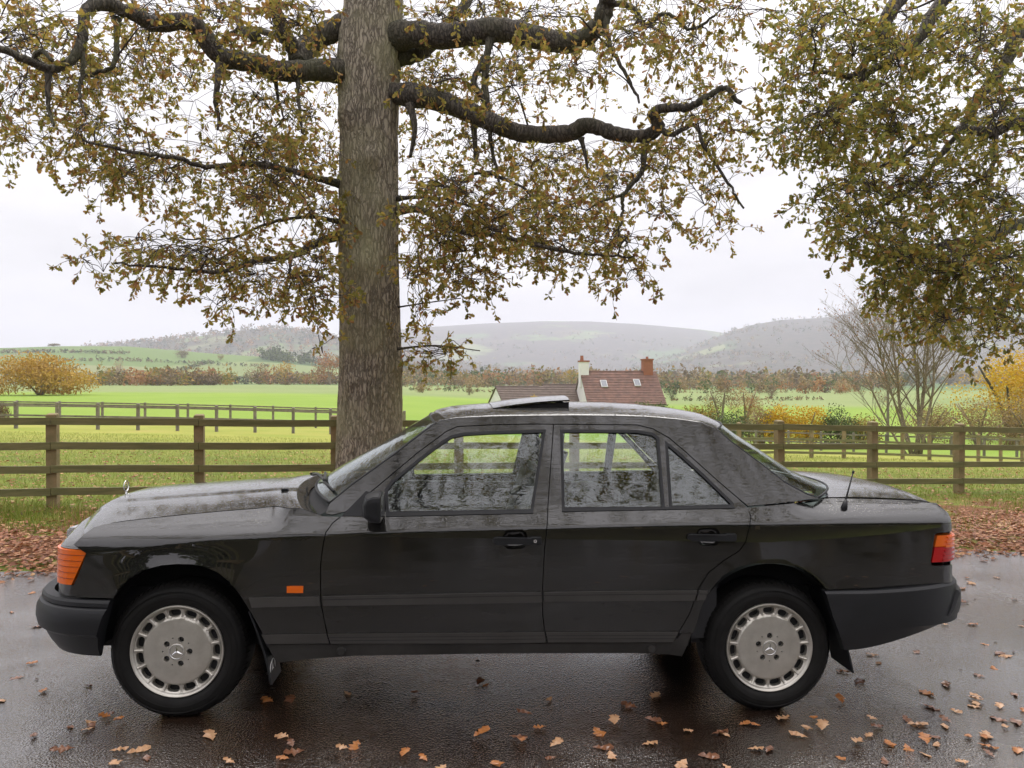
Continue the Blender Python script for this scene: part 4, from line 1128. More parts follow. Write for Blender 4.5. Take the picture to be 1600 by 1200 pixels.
# scuttle between bonnet and screen, rear shelf panel
jx = lambda j: int(round(j*40/32))
cow = np.array([[GB[-1, jx(j)]+np.array([-0.02, 0, -0.022]) for j in range(33)], [GW[0, j]+np.array([0.02, 0, -0.014]) for j in range(33)]])
mb = MB(); mb.grid(cow); mb.build('scuttle', M_dark, car, smooth=True)
# wiper: single arm parked across the scuttle
def on_screen(s, t):
    i = int(round(s*25)); j = int(round((t+1)/2*32)); return GW[i, j]
mb = MB()
arm = [on_screen(0.0, 0.0)+np.array([-0.05, 0, 0.02]), on_screen(0.04, -0.25)+np.array([-0.02, 0, 0.03]), on_screen(0.10, -0.62)+np.array([-0.012, 0, 0.022])]
mb.tube(catmull(arm, n=6), 0.008, 8)
wa = mb.build('wiper_arm', M_rubber, car, smooth=True)
mb = MB(); mb.tube([on_screen(0.08, -0.92)+np.array([-0.01,0,0.012]), on_screen(0.09, -0.6)+np.array([-0.012,0,0.014]), on_screen(0.06, -0.15)+np.array([-0.014,0,0.012])], 0.007, 6); mb.build('wiper_blade', M_rubber, wa, smooth=True)
# aerial on the near rear wing
ab = pc(1321, 796, Wt); tip = px_on_v(1333.5, 736, -0.66)
P0 = np.array([ab[0], -float(Wt(*ab)), ab[1]])
mb = MB(); mb.tube([P0+np.array([-0.008,0.01,-0.015]), P0+np.array([0.0,0.006,0.02]), P0+np.array([0.008,0.012,0.045])], [0.019, 0.014, 0.007], 12)
ae = mb.build('aerial_base', M_rubber, car, smooth=True)
mb = MB(); mb.tube([P0+np.array([0.006,0.012,0.04]), tip], [0.0045, 0.0035], 8); mb.tube([tip-(tip-P0)*0.06, tip], [0.006, 0.006], 8); mb.build('aerial_mast', M_dark, ae, smooth=True)

# ---- underbody, wheel housings, mudflaps
mb = MB(); mb.box((-1.02,-0.74,0.27), (1.0,0.74,0.50)); mb.box((-2.05,-0.58,0.26), (-1.0,0.58,0.55)); mb.box((0.98,-0.58,0.27), (1.80,0.58,0.55)); mb.box((1.78,-0.70,0.44), (2.30,0.70,0.60))
mb.build('underbody', M_dark, car)
for s in (-1, 1):
    mb = MB(); mb.box((-1.02,s*0.78-0.02,0.32), (1.0,s*0.78+0.02,0.84)); mb.build('inner_sill', M_dark, car)
for (uc) in (-1.40, 1.40):
    for s in (-1, 1):
        th = np.linspace(R(-3), R(183), 30)
        Gm = np.array([[(uc+0.385*math.cos(a), s*vv, 0.325+0.385*math.sin(a)) for a in th] for vv in (0.79, 0.56)])
        mb = MB(); mb.grid(Gm); mb.add([tuple(p) for p in Gm[1]], [tuple(range(30))]); mb.build('wheel_arch_liner', M_dark, car, smooth=False)
def flap(px_top, px_bot, v0, v1, name, logo):
    a, b_ = px_on_v(*px_top, v0), px_on_v(*px_bot, v0)
    for s in (-1, 1):
        mb = MB(); rows = []
        for k, t in enumerate(np.linspace(0, 1, 9)):
            c = a+(b_-a)*t; bend = 0.012*math.sin(t*3); nar = 0.02*t
            rows.append([(c[0]+bend-0.004, s*(abs(v0)), c[2]), (c[0]+bend-0.004, s*(abs(v1)+nar), c[2]), (c[0]+bend+0.004, s*(abs(v1)+nar), c[2]), (c[0]+bend+0.004, s*abs(v0), c[2]), (c[0]+bend-0.004, s*abs(v0), c[2])])
        mb.grid(np.array(rows)); mb.add(rows[0][:4], [(0,1,2,3)]); mb.add(rows[-1][:4], [(0,1,2,3)])
        o = mb.build('mudflap', M_rubber, car, auto=0.5)
        if logo:
            c = a+(b_-a)*0.82
            mb = MB(); star_ring(mb, (c[0]+0.012, s*(abs(v0)-0.055), c[2]), 0.040, ((0, s*-1.0, 0), (0, 0, 1)), 0.0024)
            mb.build('flap_emblem', pmat('flap_emblem_white', (0.6, 0.6, 0.6), 0.4), o, auto=0.5)
flap((389, 956), (423, 1070), -0.845, -0.66, 'front', True)
flap((1296, 934), (1333, 1052), -0.83, -0.60, 'rear', False)

# ---- wheels
def build_wheel(uc, s, bolt0, star0, face_v):
    wl = empty('wheel', parent=car); wl.location = (uc, 0, 0)
    Rw, hub = 0.312, 0.306
    f = lambda a: s*(face_v-a)      # a = distance inboard of the wheel face
    # tyre
    mb = MB()
    pr = [(0.202,0.010),(0.212,0.002),(0.225,-0.010),(0.245,-0.018),(0.265,-0.019),(0.283,-0.012),(0.296,0.002),(0.305,0.016),(0.310,0.030),(0.312,0.060),(0.3125,0.100),(0.312,0.140),(0.309,0.170),(0.300,0.190),(0.270,0.205),(0.210,0.195)]
    mb.lathe([(r_, f(a)) for r_, a in pr], 96, (0,0,hub))
    ty = mb.build('tyre', M_tyre, wl, auto=0.9)
    # shoulder blocks of the tread
    mb = MB()
    for k in range(72):
        a = 2*math.pi*k/72; ca, sa = math.cos(a), math.sin(a); da = 2*math.pi/72*0.36
        q = []
        for (r_, ax) in ((0.299,0.004),(0.3075,0.015),(0.3145,0.034),(0.3155,0.060),(0.309,0.060),(0.300,0.020)):
            for dd in (-da, da): q.append((r_*math.cos(a+dd), f(ax), hub+r_*math.sin(a+dd)))
        mb.add(q, [(0,2,3,1),(2,4,5,3),(4,6,7,5),(0,10,8,6,4,2),(1,3,5,7,9,11)])
    mb.build('tread_block', M_tyre, ty)['kind'] = 'stuff'
    # sidewall rings
    mb = MB()
    for r_ in (0.252, 0.2785):
        mb.lathe([(r_-0.002,f(-0.0165)),(r_,f(-0.0225)),(r_+0.002,f(-0.0165))], 72, (0,0,hub))
    mb.build('sidewall_ring', M_tyre, ty, smooth=True)
    # rim: outer lip
    mb = MB()
    mb.lathe([(0.196,f(0.012)),(0.1975,f(0.000)),(0.2045,f(-0.006)),(0.2085,f(-0.0095)),(0.2115,f(-0.0085)),(0.2135,f(-0.003)),(0.212,f(0.010)),(0.200,f(0.03)),(0.192,f(0.10))], 90, (0,0,hub))
    rim = mb.build('rim', M_alloy, wl, auto=0.8)
    # face with fifteen slots
    def circ(r_, n, c=(0,0), ph=0): return [(c[0]+r_*math.cos(2*math.pi*i/n+ph), c[1]+r_*math.sin(2*math.pi*i/n+ph)) for i in range(n)]
    outer = circ(0.1965, 120)
    holes = []
    for k in range(15):
        a0 = R(bolt0+24*k); lh = 0.0275; rh = 0.0165
        sl = []
        for i in range(20):
            q = 2*math.pi*i/20; cx, sx = math.cos(q), math.sin(q)
            tx = math.copysign(abs(cx)**0.55, cx)*lh; ry = math.copysign(abs(sx)**0.7, sx)*rh
            rr_ = 0.1755+ry; aa = a0+tx/0.1755
            sl.append((rr_*math.cos(aa), rr_*math.sin(aa)))
        holes.append(sl)
    bh = [circ(0.0135, 16, (0.0575*math.cos(R(bolt0+72*k)), 0.0575*math.sin(R(bolt0+72*k)))) for k in range(5)]
    sh_ = [circ(0.0035, 8, (0.064*math.cos(R(bolt0+36+72*k)), 0.064*math.sin(R(bolt0+36+72*k)))) for k in range(5)]
    allh = holes+bh+sh_
    extra = np.array(circ(0.152, 90)+circ(0.158, 90)+circ(0.1915, 90)+circ(0.145, 60))
    P2, F = cdt_fill(outer, allh, 0.012, extra)
    rr_ = np.hypot(P2[:,0], P2[:,1])
    def dep(r_): 
        return np.interp(r_, [0, 0.150, 0.1535, 0.160, 0.178, 0.190, 0.1965], [-0.007, -0.004, -0.0015, 0.010, 0.012, 0.008, 0.001])
    V3 = np.stack([P2[:,0], s*(face_v-dep(rr_)), hub+P2[:,1]], -1)
    FF = [tuple(f_) for f_ in F]
    mb = MB(); mb.add(V3, FF)
    for h in allh:
        n = len(h); d0 = 0.022 if len(h) == 20 else (0.016 if len(h) == 16 else 0.006)
        tp = [(x, s*(face_v-float(dep(math.hypot(x, y)))), hub+y) for x, y in h]
        cx, cy = np.mean([p[0] for p in h]), np.mean([p[1] for p in h])
        lo = [(cx+(x-cx)*0.9, s*(face_v-float(dep(math.hypot(x, y)))-d0), hub+cy+(y-cy)*0.9) for x, y in h]
        mb.add(tp+lo, [(i, (i+1) % n, n+(i+1) % n, n+i) for i in range(n)])
    disc = mb.build('wheel_disc', M_alloy, rim, auto=0.7)
    for k in range(15):
        a = R(bolt0+12+24*k); ca, sa = math.cos(a), math.sin(a)
        mb = MB(); q = []
        for r_, hw, d_ in ((0.156,0.0075,0.006),(0.160,0.0065,0.0055),(0.190,0.0055,0.003),(0.1955,0.0075,0.0005)):
            for e_, dd in ((-1, 0.009), (-0.5, 0.0), (0.5, 0.0), (1, 0.009)):
                q.append((r_*ca-e_*hw*sa, s*(face_v-d_-dd+0.002), hub+r_*sa+e_*hw*ca))
        mb.grid(np.array(q).reshape(4, 4, 3)); mb.build('spoke_rib', M_alloy, rim, smooth=True)
    mb = MB(); mb.lathe([(0.0, f(0.034)), (0.197, f(0.034))], 48, (0,0,hub)); mb.build('brake_backing', M_dark, rim)
    for k in range(5):
        c = (0.0575*math.cos(R(bolt0+72*k)), 0.0575*math.sin(R(bolt0+72*k)))
        mb = MB(); mb.lathe([(0.0, f(0.006)), (0.008, f(0.006)), (0.0085, f(0.008)), (0.0085, f(0.02))], 6, (c[0], 0, hub+c[1])); mb.build('wheel_bolt', M_grille, rim)
    # centre cap
    mb = MB(); mb.lathe([(0.0, f(-0.0085)), (0.030, f(-0.0085)), (0.0325, f(-0.0075)), (0.0345, f(-0.0105)), (0.0365, f(-0.0095)), (0.0375, f(-0.004)), (0.0375, f(0.01))], 40, (0,0,hub))
    cap = mb.build('centre_cap', M_alloy, rim, auto=0.6)
    mb = MB()
    for k in range(3):
        a = R(star0+120*k); d = np.array([math.cos(a), 0, math.sin(a)]); e = np.array([-math.sin(a), 0, math.cos(a)])
        c = np.array([0, f(-0.0088), hub]); up_ = np.array([0, -0.0042 if s < 0 else 0.0042, 0])
        mb.add([c+e*0.0055+d*0.0032, c-e*0.0055+d*0.0032, c+d*0.0315, c+up_], [(0,2,3),(2,1,3)])
    mb.build('cap_star', M_chrome, cap)
    mb = MB(); mb.lathe([(0.0315, f(-0.0085)), (0.033, f(-0.0125)), (0.0345, f(-0.0085))], 40, (0,0,hub)); mb.build('cap_ring', M_chrome, cap, smooth=True)
    mb = MB(); mb.tube([(0, f(0.03), hub), (0, s*0.3, hub)], 0.03, 10); mb.build('axle', M_dark, wl)
    return wl
for s in (-1, 1):
    build_wheel(-1.40, s, 0, 95, 0.795)
    build_wheel(1.40, s, 90, 90, 0.79)

# ---- cabin
def seat(u, v, name='seat', wide=0.25, head=True):
    st = empty(name, parent=car)
    mb = MB(); mb.box((u-0.28, v-wide, 0.36), (u+0.24, v+wide, 0.52)); mb.build('cushion', M_seat, st, bevel=0.04, auto=0.6)
    Mt = Matrix.Translation((u+0.22, v, 0.50)) @ Matrix.Rotation(R(18), 4, 'Y')
    mb = MB(); mb.box((-0.07, -wide, 0), (0.07, wide, 0.60), Mt); mb.build('backrest', M_seat, st, bevel=0.04, auto=0.6)
    if head:
        mb = MB(); mb.box((-0.055, -0.13, 0.63), (0.05, 0.13, 0.80), Mt); mb.build('headrest', M_seat, st, bevel=0.035, auto=0.6)
        mb = MB(); mb.tube([Mt @ Vector((0, -0.06, 0.55)), Mt @ Vector((0, -0.06, 0.68))], 0.006, 6); mb.tube([Mt @ Vector((0, 0.06, 0.55)), Mt @ Vector((0, 0.06, 0.68))], 0.006, 6); mb.build('headrest_post', M_chrome, st)
seat(-0.05, -0.36); seat(-0.05, 0.36)
seat(0.86, 0.0, 'rear_bench', 0.62, False)
mb = MB(); mb.box((-1.0,-0.70,0.62), (-0.62,0.70,0.90)); mb.build('dashboard', M_interior, car, bevel=0.05, auto=0.6)
mb = MB(); mb.box((1.16,-0.66,0.80), (1.62,0.66,0.90)); mb.build('rear_shelf', M_interior, car, bevel=0.01)
mb = MB(); mb.box((-0.95,-0.70,0.30), (1.2,0.70,0.36)); mb.build('cabin_floor', M_interior, car)
for s in (-1, 1):
    mb = MB(); mb.box((-0.90,s*0.735-0.02,0.34), (1.15,s*0.735+0.02,0.915)); mb.build('door_trim', M_interior, car)
cw = np.array([-0.50, 0.36, 0.90]); tl = R(62)
mb = MB()
mb.tube([cw+0.19*(math.cos(a)*np.array([0,1,0])+math.sin(a)*np.array([math.cos(tl),0,math.sin(tl)])) for a in np.linspace(0, 2*math.pi, 33)], 0.014, 8, False)
swl = mb.build('steering_wheel', M_interior, car, smooth=True)
mb = MB(); mb.box(cw+np.array([-0.03,-0.08,-0.06]), cw+np.array([0.03,0.08,0.05])); mb.tube([cw+np.array([0,-0.18,0]), cw+np.array([0,0.18,0])], 0.016, 6); mb.tube([cw, cw+np.array([-0.25,0,-0.14])], 0.03, 8); mb.build('steering_hub', M_interior, swl, bevel=0.01)
mb = MB(); mb.box((ws_t[0]+0.02,-0.10,1.22), (ws_t[0]+0.045,0.10,1.28)); mb.tube([(ws_t[0]+0.03,0,1.27),(ws_t[0]+0.0,0,1.35)], 0.008, 6); mb.build('rear_view_mirror', M_interior, car, bevel=0.008)
# ------------------------------------------------------------------ fences
def gz(x, y): return float(ground_z(x, y))
def fence(name, label, pts, spacing, h, rails, post_w, rail_h, rail_d, mat_post, mat_rail, group=None, n=None, cat='fence', railside=-1, jitter=0.012):
    """post-and-rail fence: every post and every rail its own part. pts: two (x, y) ends"""
    (xa, ya), (xb, yb) = pts
    Lh = math.hypot(xb-xa, yb-ya); n = n or max(1, int(round(Lh/spacing)))
    root = empty(name, (xa, ya, gz(xa, ya)), math.atan2(yb-ya, xb-xa))
    tag(root, label, cat, group)
    base = np.array([xa, ya]); d = np.array([xb-xa, yb-ya])/Lh
    z0 = gz(xa, ya)
    loc = lambda s, off, z: (s, off, z-z0)
    rs = random.Random(sum(map(ord, name+label)))
    zs = []
    for i in range(n+1):
        s = Lh*i/n; p = base+d*s; zg = gz(p[0], p[1]); zs.append(zg)
    # evened ground line so that rails run smoothly
    zs = np.convolve(np.pad(zs, 1, 'edge'), [0.25, 0.5, 0.25], 'valid')
    posts = []
    for i in range(n+1):
        s = Lh*i/n; p = base+d*s; zg = gz(p[0], p[1])
        mb = MB(); jx, jy = rs.uniform(-jitter, jitter), rs.uniform(-jitter, jitter); w_ = post_w/2
        top = zs[i]+h+rs.uniform(0, 0.015)
        lo = [(s-w_, -w_), (s+w_, -w_), (s+w_, w_), (s-w_, w_)]
        V_ = [(a, b_, zg-0.25-z0) for a, b_ in lo]+[(a+jx, b_+jy, top-0.012-z0) for a, b_ in lo]+[(s+jx+(a-s)*0.8, jy+b_*0.8, top+(0.010 if b_ > 0 else 0.0)-z0) for a, b_ in lo]
        mb.add(V_, [(0,1,5,4),(1,2,6,5),(2,3,7,6),(3,0,4,7),(4,5,9,8),(5,6,10,9),(6,7,11,10),(7,4,8,11),(8,9,10,11)])
        mb.build('post', mat_post, root)
        posts.append(s)
    for i in range(n):
        for k, rz in enumerate(rails):
            s0_, s1_ = posts[i], posts[i+1]
            za, zb = zs[i]+rz+rs.uniform(-0.008, 0.008)-z0, zs[i+1]+rz+rs.uniform(-0.008, 0.008)-z0
            off = railside*(post_w/2+rail_d/2-0.004)
            mb = MB(); hh, dd = rail_h/2, rail_d/2; ov = 0.0 if (i % 2 == 0) else 0.0
            e0, e1 = s0_+0.003, s1_-0.003
            sag = rs.uniform(-0.006, 0.004)
            V_ = []
            for s_, z_ in ((e0, za), ((e0+e1)/2, (za+zb)/2+sag), (e1, zb)):
                V_ += [(s_, off-dd, z_-hh), (s_, off+dd, z_-hh), (s_, off+dd, z_+hh), (s_, off-dd, z_+hh)]
            mb.add(V_, [(0,1,2,3),(11,10,9,8)]+[(a*4+j, (a+1)*4+j, (a+1)*4+(j+1) % 4, a*4+(j+1) % 4) for a in range(2) for j in range(4)])
            mb.build('rail', mat_rail, root)
    return root
# roadside fence: post positions follow the line of the photographed posts
fa, fb_ = at_depth(83, 700, 10.15), at_depth(1498, 700, 13.75)
dv = (fb_-fa)[:2]/8.0
A_ = fa[:2]-dv*5; B_ = fb_[:2]+dv*4
fence('roadside_fence', 'four-rail green-stained timber fence running behind the car and the oak', (A_, B_), 1.9, 1.30, (0.24, 0.55, 0.87, 1.205), 0.13, 0.10, 0.045, M_wood, M_rail, n=17)
# paddock fences farther off
fa, fb_ = at_depth(1155, 700, 25.2), at_depth(1597, 700, 34.5)
fence('paddock_fence', 'three-rail timber paddock fence beyond the roadside fence, at right', (fa[:2], fb_[:2]+(fb_-fa)[:2]*0.3), 1.9, 1.22, (0.20, 0.68, 1.12), 0.11, 0.09, 0.04, M_wood, M_rail)
fa, fb_ = at_depth(-40, 650, 34.0), at_depth(505, 650, 36.0)
fence('paddock_fence', 'weathered pale timber fence along the bright green field', (fa[:2], fb_[:2]+(fb_-fa)[:2]*0.25), 1.85, 1.25, (0.62, 1.15), 0.13, 0.09, 0.04, M_oldwood, M_oldwood)
fa, fb_ = at_depth(-40, 650, 44.0), at_depth(560, 650, 44.0)
fence('paddock_fence', 'second thin timber fence just behind the weathered pale one', (fa[:2], fb_[:2]), 2.6, 1.25, (0.95, 1.18), 0.11, 0.08, 0.04, M_oldwood, M_oldwood)
fa, fb_ = at_depth(1130, 650, 47.0), at_depth(1640, 650, 47.0)
fence('paddock_fence', 'pale far timber fence in front of the hedge at right', (fa[:2], fb_[:2]), 2.0, 1.2, (0.5, 1.08), 0.12, 0.09, 0.04, M_oldwood, M_oldwood)
# opposite side of the lane (seen mirrored in the doors)
fence('lane_fence', 'four-rail timber fence on the other side of the lane', ((-14, -6.6), (14, -2.9)), 1.9, 1.30, (0.24, 0.55, 0.87, 1.205), 0.13, 0.10, 0.045, M_wood, M_rail)

# ------------------------------------------------------------------ cottage
M_tile = pmat('clay_tile', (0.24, 0.13, 0.10), 0.8, color2=(0.13, 0.08, 0.066), vscale=2.2, detail=8)
M_tile2 = pmat('old_clay_tile', (0.17, 0.125, 0.105), 0.85, color2=(0.11, 0.085, 0.072), vscale=2.5, detail=8)
M_render = pmat('white_render', (0.72, 0.70, 0.69), 0.8, var=0.06, vscale=1.2)
M_brick = pmat('chimney_brick', (0.34, 0.13, 0.075), 0.85, color2=(0.24, 0.09, 0.055), vscale=9)
M_pane = pmat('skylight_glass', (0.16, 0.17, 0.19), 0.15, coat=1.0)
M_frame = pmat('white_frame', (0.5, 0.5, 0.49), 0.5)
def roof_tiles(mb, a0, a1, b0, b1, rows, cols, lift=0.05):
    """courses of tiles between ridge a0-a1 and eaves b0-b1"""
    a0, a1, b0, b1 = (np.array(q, float) for q in (a0, a1, b0, b1))
    n = np.cross(a1-a0, b0-a0); n /= np.linalg.norm(n)
    if n[2] < 0: n = -n
    for r_ in range(rows):
        f0, f1 = r_/rows, (r_+1)/rows
        L0, R0, L1, R1 = a0+(b0-a0)*f0, a1+(b1-a1)*f0, a0+(b0-a0)*f1, a1+(b1-a1)*f1
        sh = 0.5*(r_ % 2)
        for c_ in range(cols+1):
            u0, u1 = np.clip((c_-sh+0.02)/cols, 0, 1), np.clip((c_+1-sh-0.02)/cols, 0, 1)
            if u1-u0 < 0.001: continue
            j = random.uniform(0, 0.018)
            p = [L0+(R0-L0)*u0+n*0.01, L0+(R0-L0)*u1+n*0.01, L1+(R1-L1)*u1+n*(lift+j), L1+(R1-L1)*u0+n*(lift+j), L1+(R1-L1)*u1, L1+(R1-L1)*u0]
            mb.add(p, [(0,1,2,3),(3,2,4,5)])
def block(root, x0, x1, y0, y1, zb, ze, zr, wallm, tilem, cols, rows, axis='x', over=0.25):
    """gabled block, ridge along x"""
    ym = (y0+y1)/2
    mb = MB()
    V_ = [(x0,y0,zb),(x1,y0,zb),(x1,y1,zb),(x0,y1,zb),(x0,y0,ze),(x1,y0,ze),(x1,y1,ze),(x0,y1,ze),(x0,ym,zr),(x1,ym,zr)]
    mb.add(V_, [(0,1,5,4),(2,3,7,6),(3,0,4,8,7),(1,2,6,9,5)])
    mb.build('wall', wallm, root)
    k = over*(zr-ze)/(ym-y0)
    rf = empty('roof', parent=root)
    for sgn in (-1, 1):
        ye = y0-over if sgn < 0 else y1+over
        q = [(x0-0.12, ym, zr+0.03), (x1+0.12, ym, zr+0.03), (x0-0.12, ye, ze-k+0.03), (x1+0.12, ye, ze-k+0.03)]
        mb = MB(); roof_tiles(mb, q[0], q[1], q[2], q[3], rows, cols)
        o = mb.build('roof_tile', tilem, rf); o['kind'] = 'stuff'
        mb = MB(); a = np.array(q); mb.add(np.vstack([a, a-np.array([0,0,0.10])]), [(0,1,3,2),(4,6,7,5),(0,2,6,4),(1,5,7,3),(2,3,7,6)]); mb.build('roof_deck', M_tile2, rf)
    for i in range(int((x1-x0)/0.33)):
        xx = x0-0.1+i*0.33
        mb = MB(); th = np.linspace(0, math.pi, 6); mb.grid(np.array([[(xx+dx, ym+0.11*math.cos(a), zr+0.02+0.09*math.sin(a)) for a in th] for dx in (0, 0.31)])); mb.build('ridge_tile', tilem, rf)
    return rf
HY = 78.0
hp_ = at_depth(965, 627, HY)
house = empty('cottage', (hp_[0], HY, gz(hp_[0], HY)), R(9))
tag(house, 'white cottage with red tiled roof, skylights and two chimneys', 'house')
zb, ze = 0.0, hp_[2]-gz(hp_[0], HY); zr = ze+3.15
rf = block(house, -4.0, 4.1, -3.0, 3.0, zb, ze, zr, M_render, M_tile, 34, 20)
mb = MB(); mb.box((-4.15,-0.45,ze+1.5),(-3.25,0.45,zr+1.0)); st = mb.build('chimney', M_render, rf)
mb = MB(); mb.box((-4.22,-0.52,zr+1.0),(-3.18,0.52,zr+1.15)); mb.lathe([(0.20,zr+1.14),(0.16,zr+1.62),(0.19,zr+1.66),(0.1,zr+1.66)], 12, (-3.9,0,0), 'z'); mb.build('chimney_pot', M_brick, st)
mb = MB(); mb.box((2.75,-0.45,ze+1.5),(3.75,0.45,zr+1.2)); mb.box((2.68,-0.52,zr+1.2),(3.82,0.52,zr+1.36)); st = mb.build('chimney', M_brick, rf)
mb = MB(); mb.lathe([(0.15,zr+1.35),(0.13,zr+1.6),(0.1,zr+1.6)], 12, (3.25,0,0), 'z'); mb.build('chimney_pot', M_brick, st)
def skylight(x, f):
    y = -3.0*f; z = zr-(zr-ze)*f; sl = math.atan2(zr-ze, 3.0)
    Mt = Matrix.Translation((x, y, z+0.12)) @ Matrix.Rotation(sl, 4, 'X')
    mb = MB(); mb.box((-0.34,-0.48,-0.02),(0.34,0.48,0.10), Mt); o = mb.build('skylight', M_frame, rf)
    mb = MB(); mb.box((-0.27,-0.41,0.09),(0.27,0.41,0.112), Mt); mb.build('pane', M_pane, o)
skylight(-1.9, 0.45); skylight(1.7, 0.42)
# gable window, front windows and door
for (x, w_, h_, zz) in ((-2.4,1.1,1.2,1.0),(0.0,1.1,1.2,1.0),(2.4,1.1,1.2,1.0)):
    mb = MB(); mb.box((x-w_/2,-3.06,zz),(x+w_/2,-2.98,zz+h_)); f_ = mb.build('window', M_frame, house)
    for s in (-1, 1):
        mb = MB(); mb.box((x+s*0.27-0.22,-3.075,zz+0.1),(x+s*0.27+0.22,-3.055,zz+h_-0.1)); mb.build('pane', M_pane, f_)
def annex(pxc, pyr, Y, wx, dz_r, depth, label, name='outbuilding', rot=-9):
    p = at_depth(pxc, pyr, Y); g_ = gz(p[0], Y)
    o = empty(name, (p[0], Y, g_), R(rot)); tag(o, label, 'outbuilding')
    zr_ = p[2]-g_; ze_ = zr_-dz_r
    block(o, -wx/2, wx/2, -depth/2, depth/2, 0, ze_, zr_, M_render, M_tile2, int(wx*4), 10)
    return o
annex(812, 604, 76.0, 5.2, 1.55, 3.6, 'low white outbuilding with a brown tiled roof, farthest from the chimneys', rot=24)
annex(876, 601, 79.5, 4.0, 1.6, 3.6, 'low white wing joined to the gable of the cottage', rot=18)
# ------------------------------------------------------------------ trees
def bark_material(name, c1, c2, moss=None):
    m = bpy.data.materials.new(name); m.use_nodes = True
    N, L = nodes_of(m); b = N['Principled BSDF']; b.inputs['Roughness'].default_value = 0.85
    tc = N.new('ShaderNodeTexCoord'); P = tc.outputs['Object']
    mp = N.new('ShaderNodeMapping'); mp.inputs['Scale'].default_value = (34, 34, 6); L.new(P, mp.inputs[0])
    no = N.new('ShaderNodeTexNoise'); no.inputs['Scale'].default_value = 1.0; no.inputs['Detail'].default_value = 8; no.inputs['Roughness'].default_value = 0.65
    L.new(mp.outputs[0], no.inputs['Vector'])
    cr = N.new('ShaderNodeValToRGB'); e = cr.color_ramp.elements
    e[0].position = 0.30; e[0].color = (*c2, 1); e[1].position = 0.55; e[1].color = (*c1, 1)
    mpv = N.new('ShaderNodeMapping'); mpv.inputs['Scale'].default_value = (28, 28, 5.0)
    wob = N.new('ShaderNodeTexNoise'); wob.inputs['Scale'].default_value = 9; wob.inputs['Detail'].default_value = 3; L.new(P, wob.inputs['Vector'])
    adv = N.new('ShaderNodeVectorMath'); adv.operation = 'MULTIPLY_ADD'; adv.inputs[1].default_value = (0.09, 0.09, 0.09)
    L.new(wob.outputs['Color'], adv.inputs[0]); L.new(P, adv.inputs[2]); L.new(adv.outputs[0], mpv.inputs[0])
    vo = N.new('ShaderNodeTexVoronoi'); vo.feature = 'DISTANCE_TO_EDGE'; vo.inputs['Scale'].default_value = 1.0; L.new(mpv.outputs[0], vo.inputs['Vector'])
    vm = N.new('ShaderNodeMapRange'); vm.inputs[1].default_value = 0.0; vm.inputs[2].default_value = 0.20; L.new(vo.outputs['Distance'], vm.inputs[0])
    hh = N.new('ShaderNodeMath'); hh.operation = 'MULTIPLY'; L.new(vm.outputs[0], hh.inputs[0]); L.new(no.outputs['Fac'], hh.inputs[1])
    hs_ = N.new('ShaderNodeMath'); hs_.operation = 'MULTIPLY_ADD'; hs_.inputs[1].default_value = 0.75; L.new(hh.outputs[0], hs_.inputs[0])
    hq = N.new('ShaderNodeMath'); hq.operation = 'MULTIPLY'; hq.inputs[1].default_value = 0.35; L.new(no.outputs['Fac'], hq.inputs[0]); L.new(hq.outputs[0], hs_.inputs[2])
    L.new(hs_.outputs[0], cr.inputs[0])
    out = cr.outputs[0]
    if moss:
        n2 = N.new('ShaderNodeTexNoise'); n2.inputs['Scale'].default_value = 1.5; n2.inputs['Detail'].default_value = 5; L.new(P, n2.inputs['Vector'])
        mr = N.new('ShaderNodeMapRange'); mr.inputs[1].default_value = 0.42; mr.inputs[2].default_value = 0.68; mr.inputs[4].default_value = 0.7; L.new(n2.outputs['Fac'], mr.inputs[0])
        mx = N.new('ShaderNodeMix'); mx.data_type = 'RGBA'; L.new(mr.outputs[0], mx.inputs[0]); L.new(out, mx.inputs[6]); mx.inputs[7].default_value = (*moss, 1)
        out = mx.outputs[2]
    L.new(out, b.inputs['Base Color'])
    bp = N.new('ShaderNodeBump'); bp.inputs['Strength'].default_value = 0.8; bp.inputs['Distance'].default_value = 0.03
    L.new(hs_.outputs[0], bp.inputs['Height']); L.new(bp.outputs[0], b.inputs['Normal'])
    return m
M_bark = bark_material('oak_bark', (0.43, 0.375, 0.285), (0.16, 0.135, 0.10), (0.33, 0.32, 0.17))
M_limb = bark_material('limb_bark', (0.13, 0.11, 0.085), (0.045, 0.038, 0.03), (0.075, 0.08, 0.03))
M_twig = pmat('twig_bark', (0.045, 0.034, 0.026), 0.85)
M_pale_bark = bark_material('pale_bark', (0.34, 0.28, 0.19), (0.16, 0.125, 0.085))
M_oakleaf = leaf_mat('oak_leaves', [(0.0, (0.19, 0.185, 0.045)), (0.3, (0.29, 0.26, 0.06)), (0.58, (0.42, 0.33, 0.075)), (0.78, (0.46, 0.28, 0.08)), (0.92, (0.36, 0.18, 0.07)), (1.0, (0.23, 0.12, 0.06))], trans=0.58)
M_oakleaf2 = leaf_mat('oak_leaves_green', [(0.0, (0.15, 0.175, 0.05)), (0.3, (0.24, 0.245, 0.055)), (0.6, (0.36, 0.32, 0.065)), (0.84, (0.46, 0.34, 0.07)), (0.96, (0.40, 0.22, 0.07)), (1.0, (0.26, 0.13, 0.06))], trans=0.58)
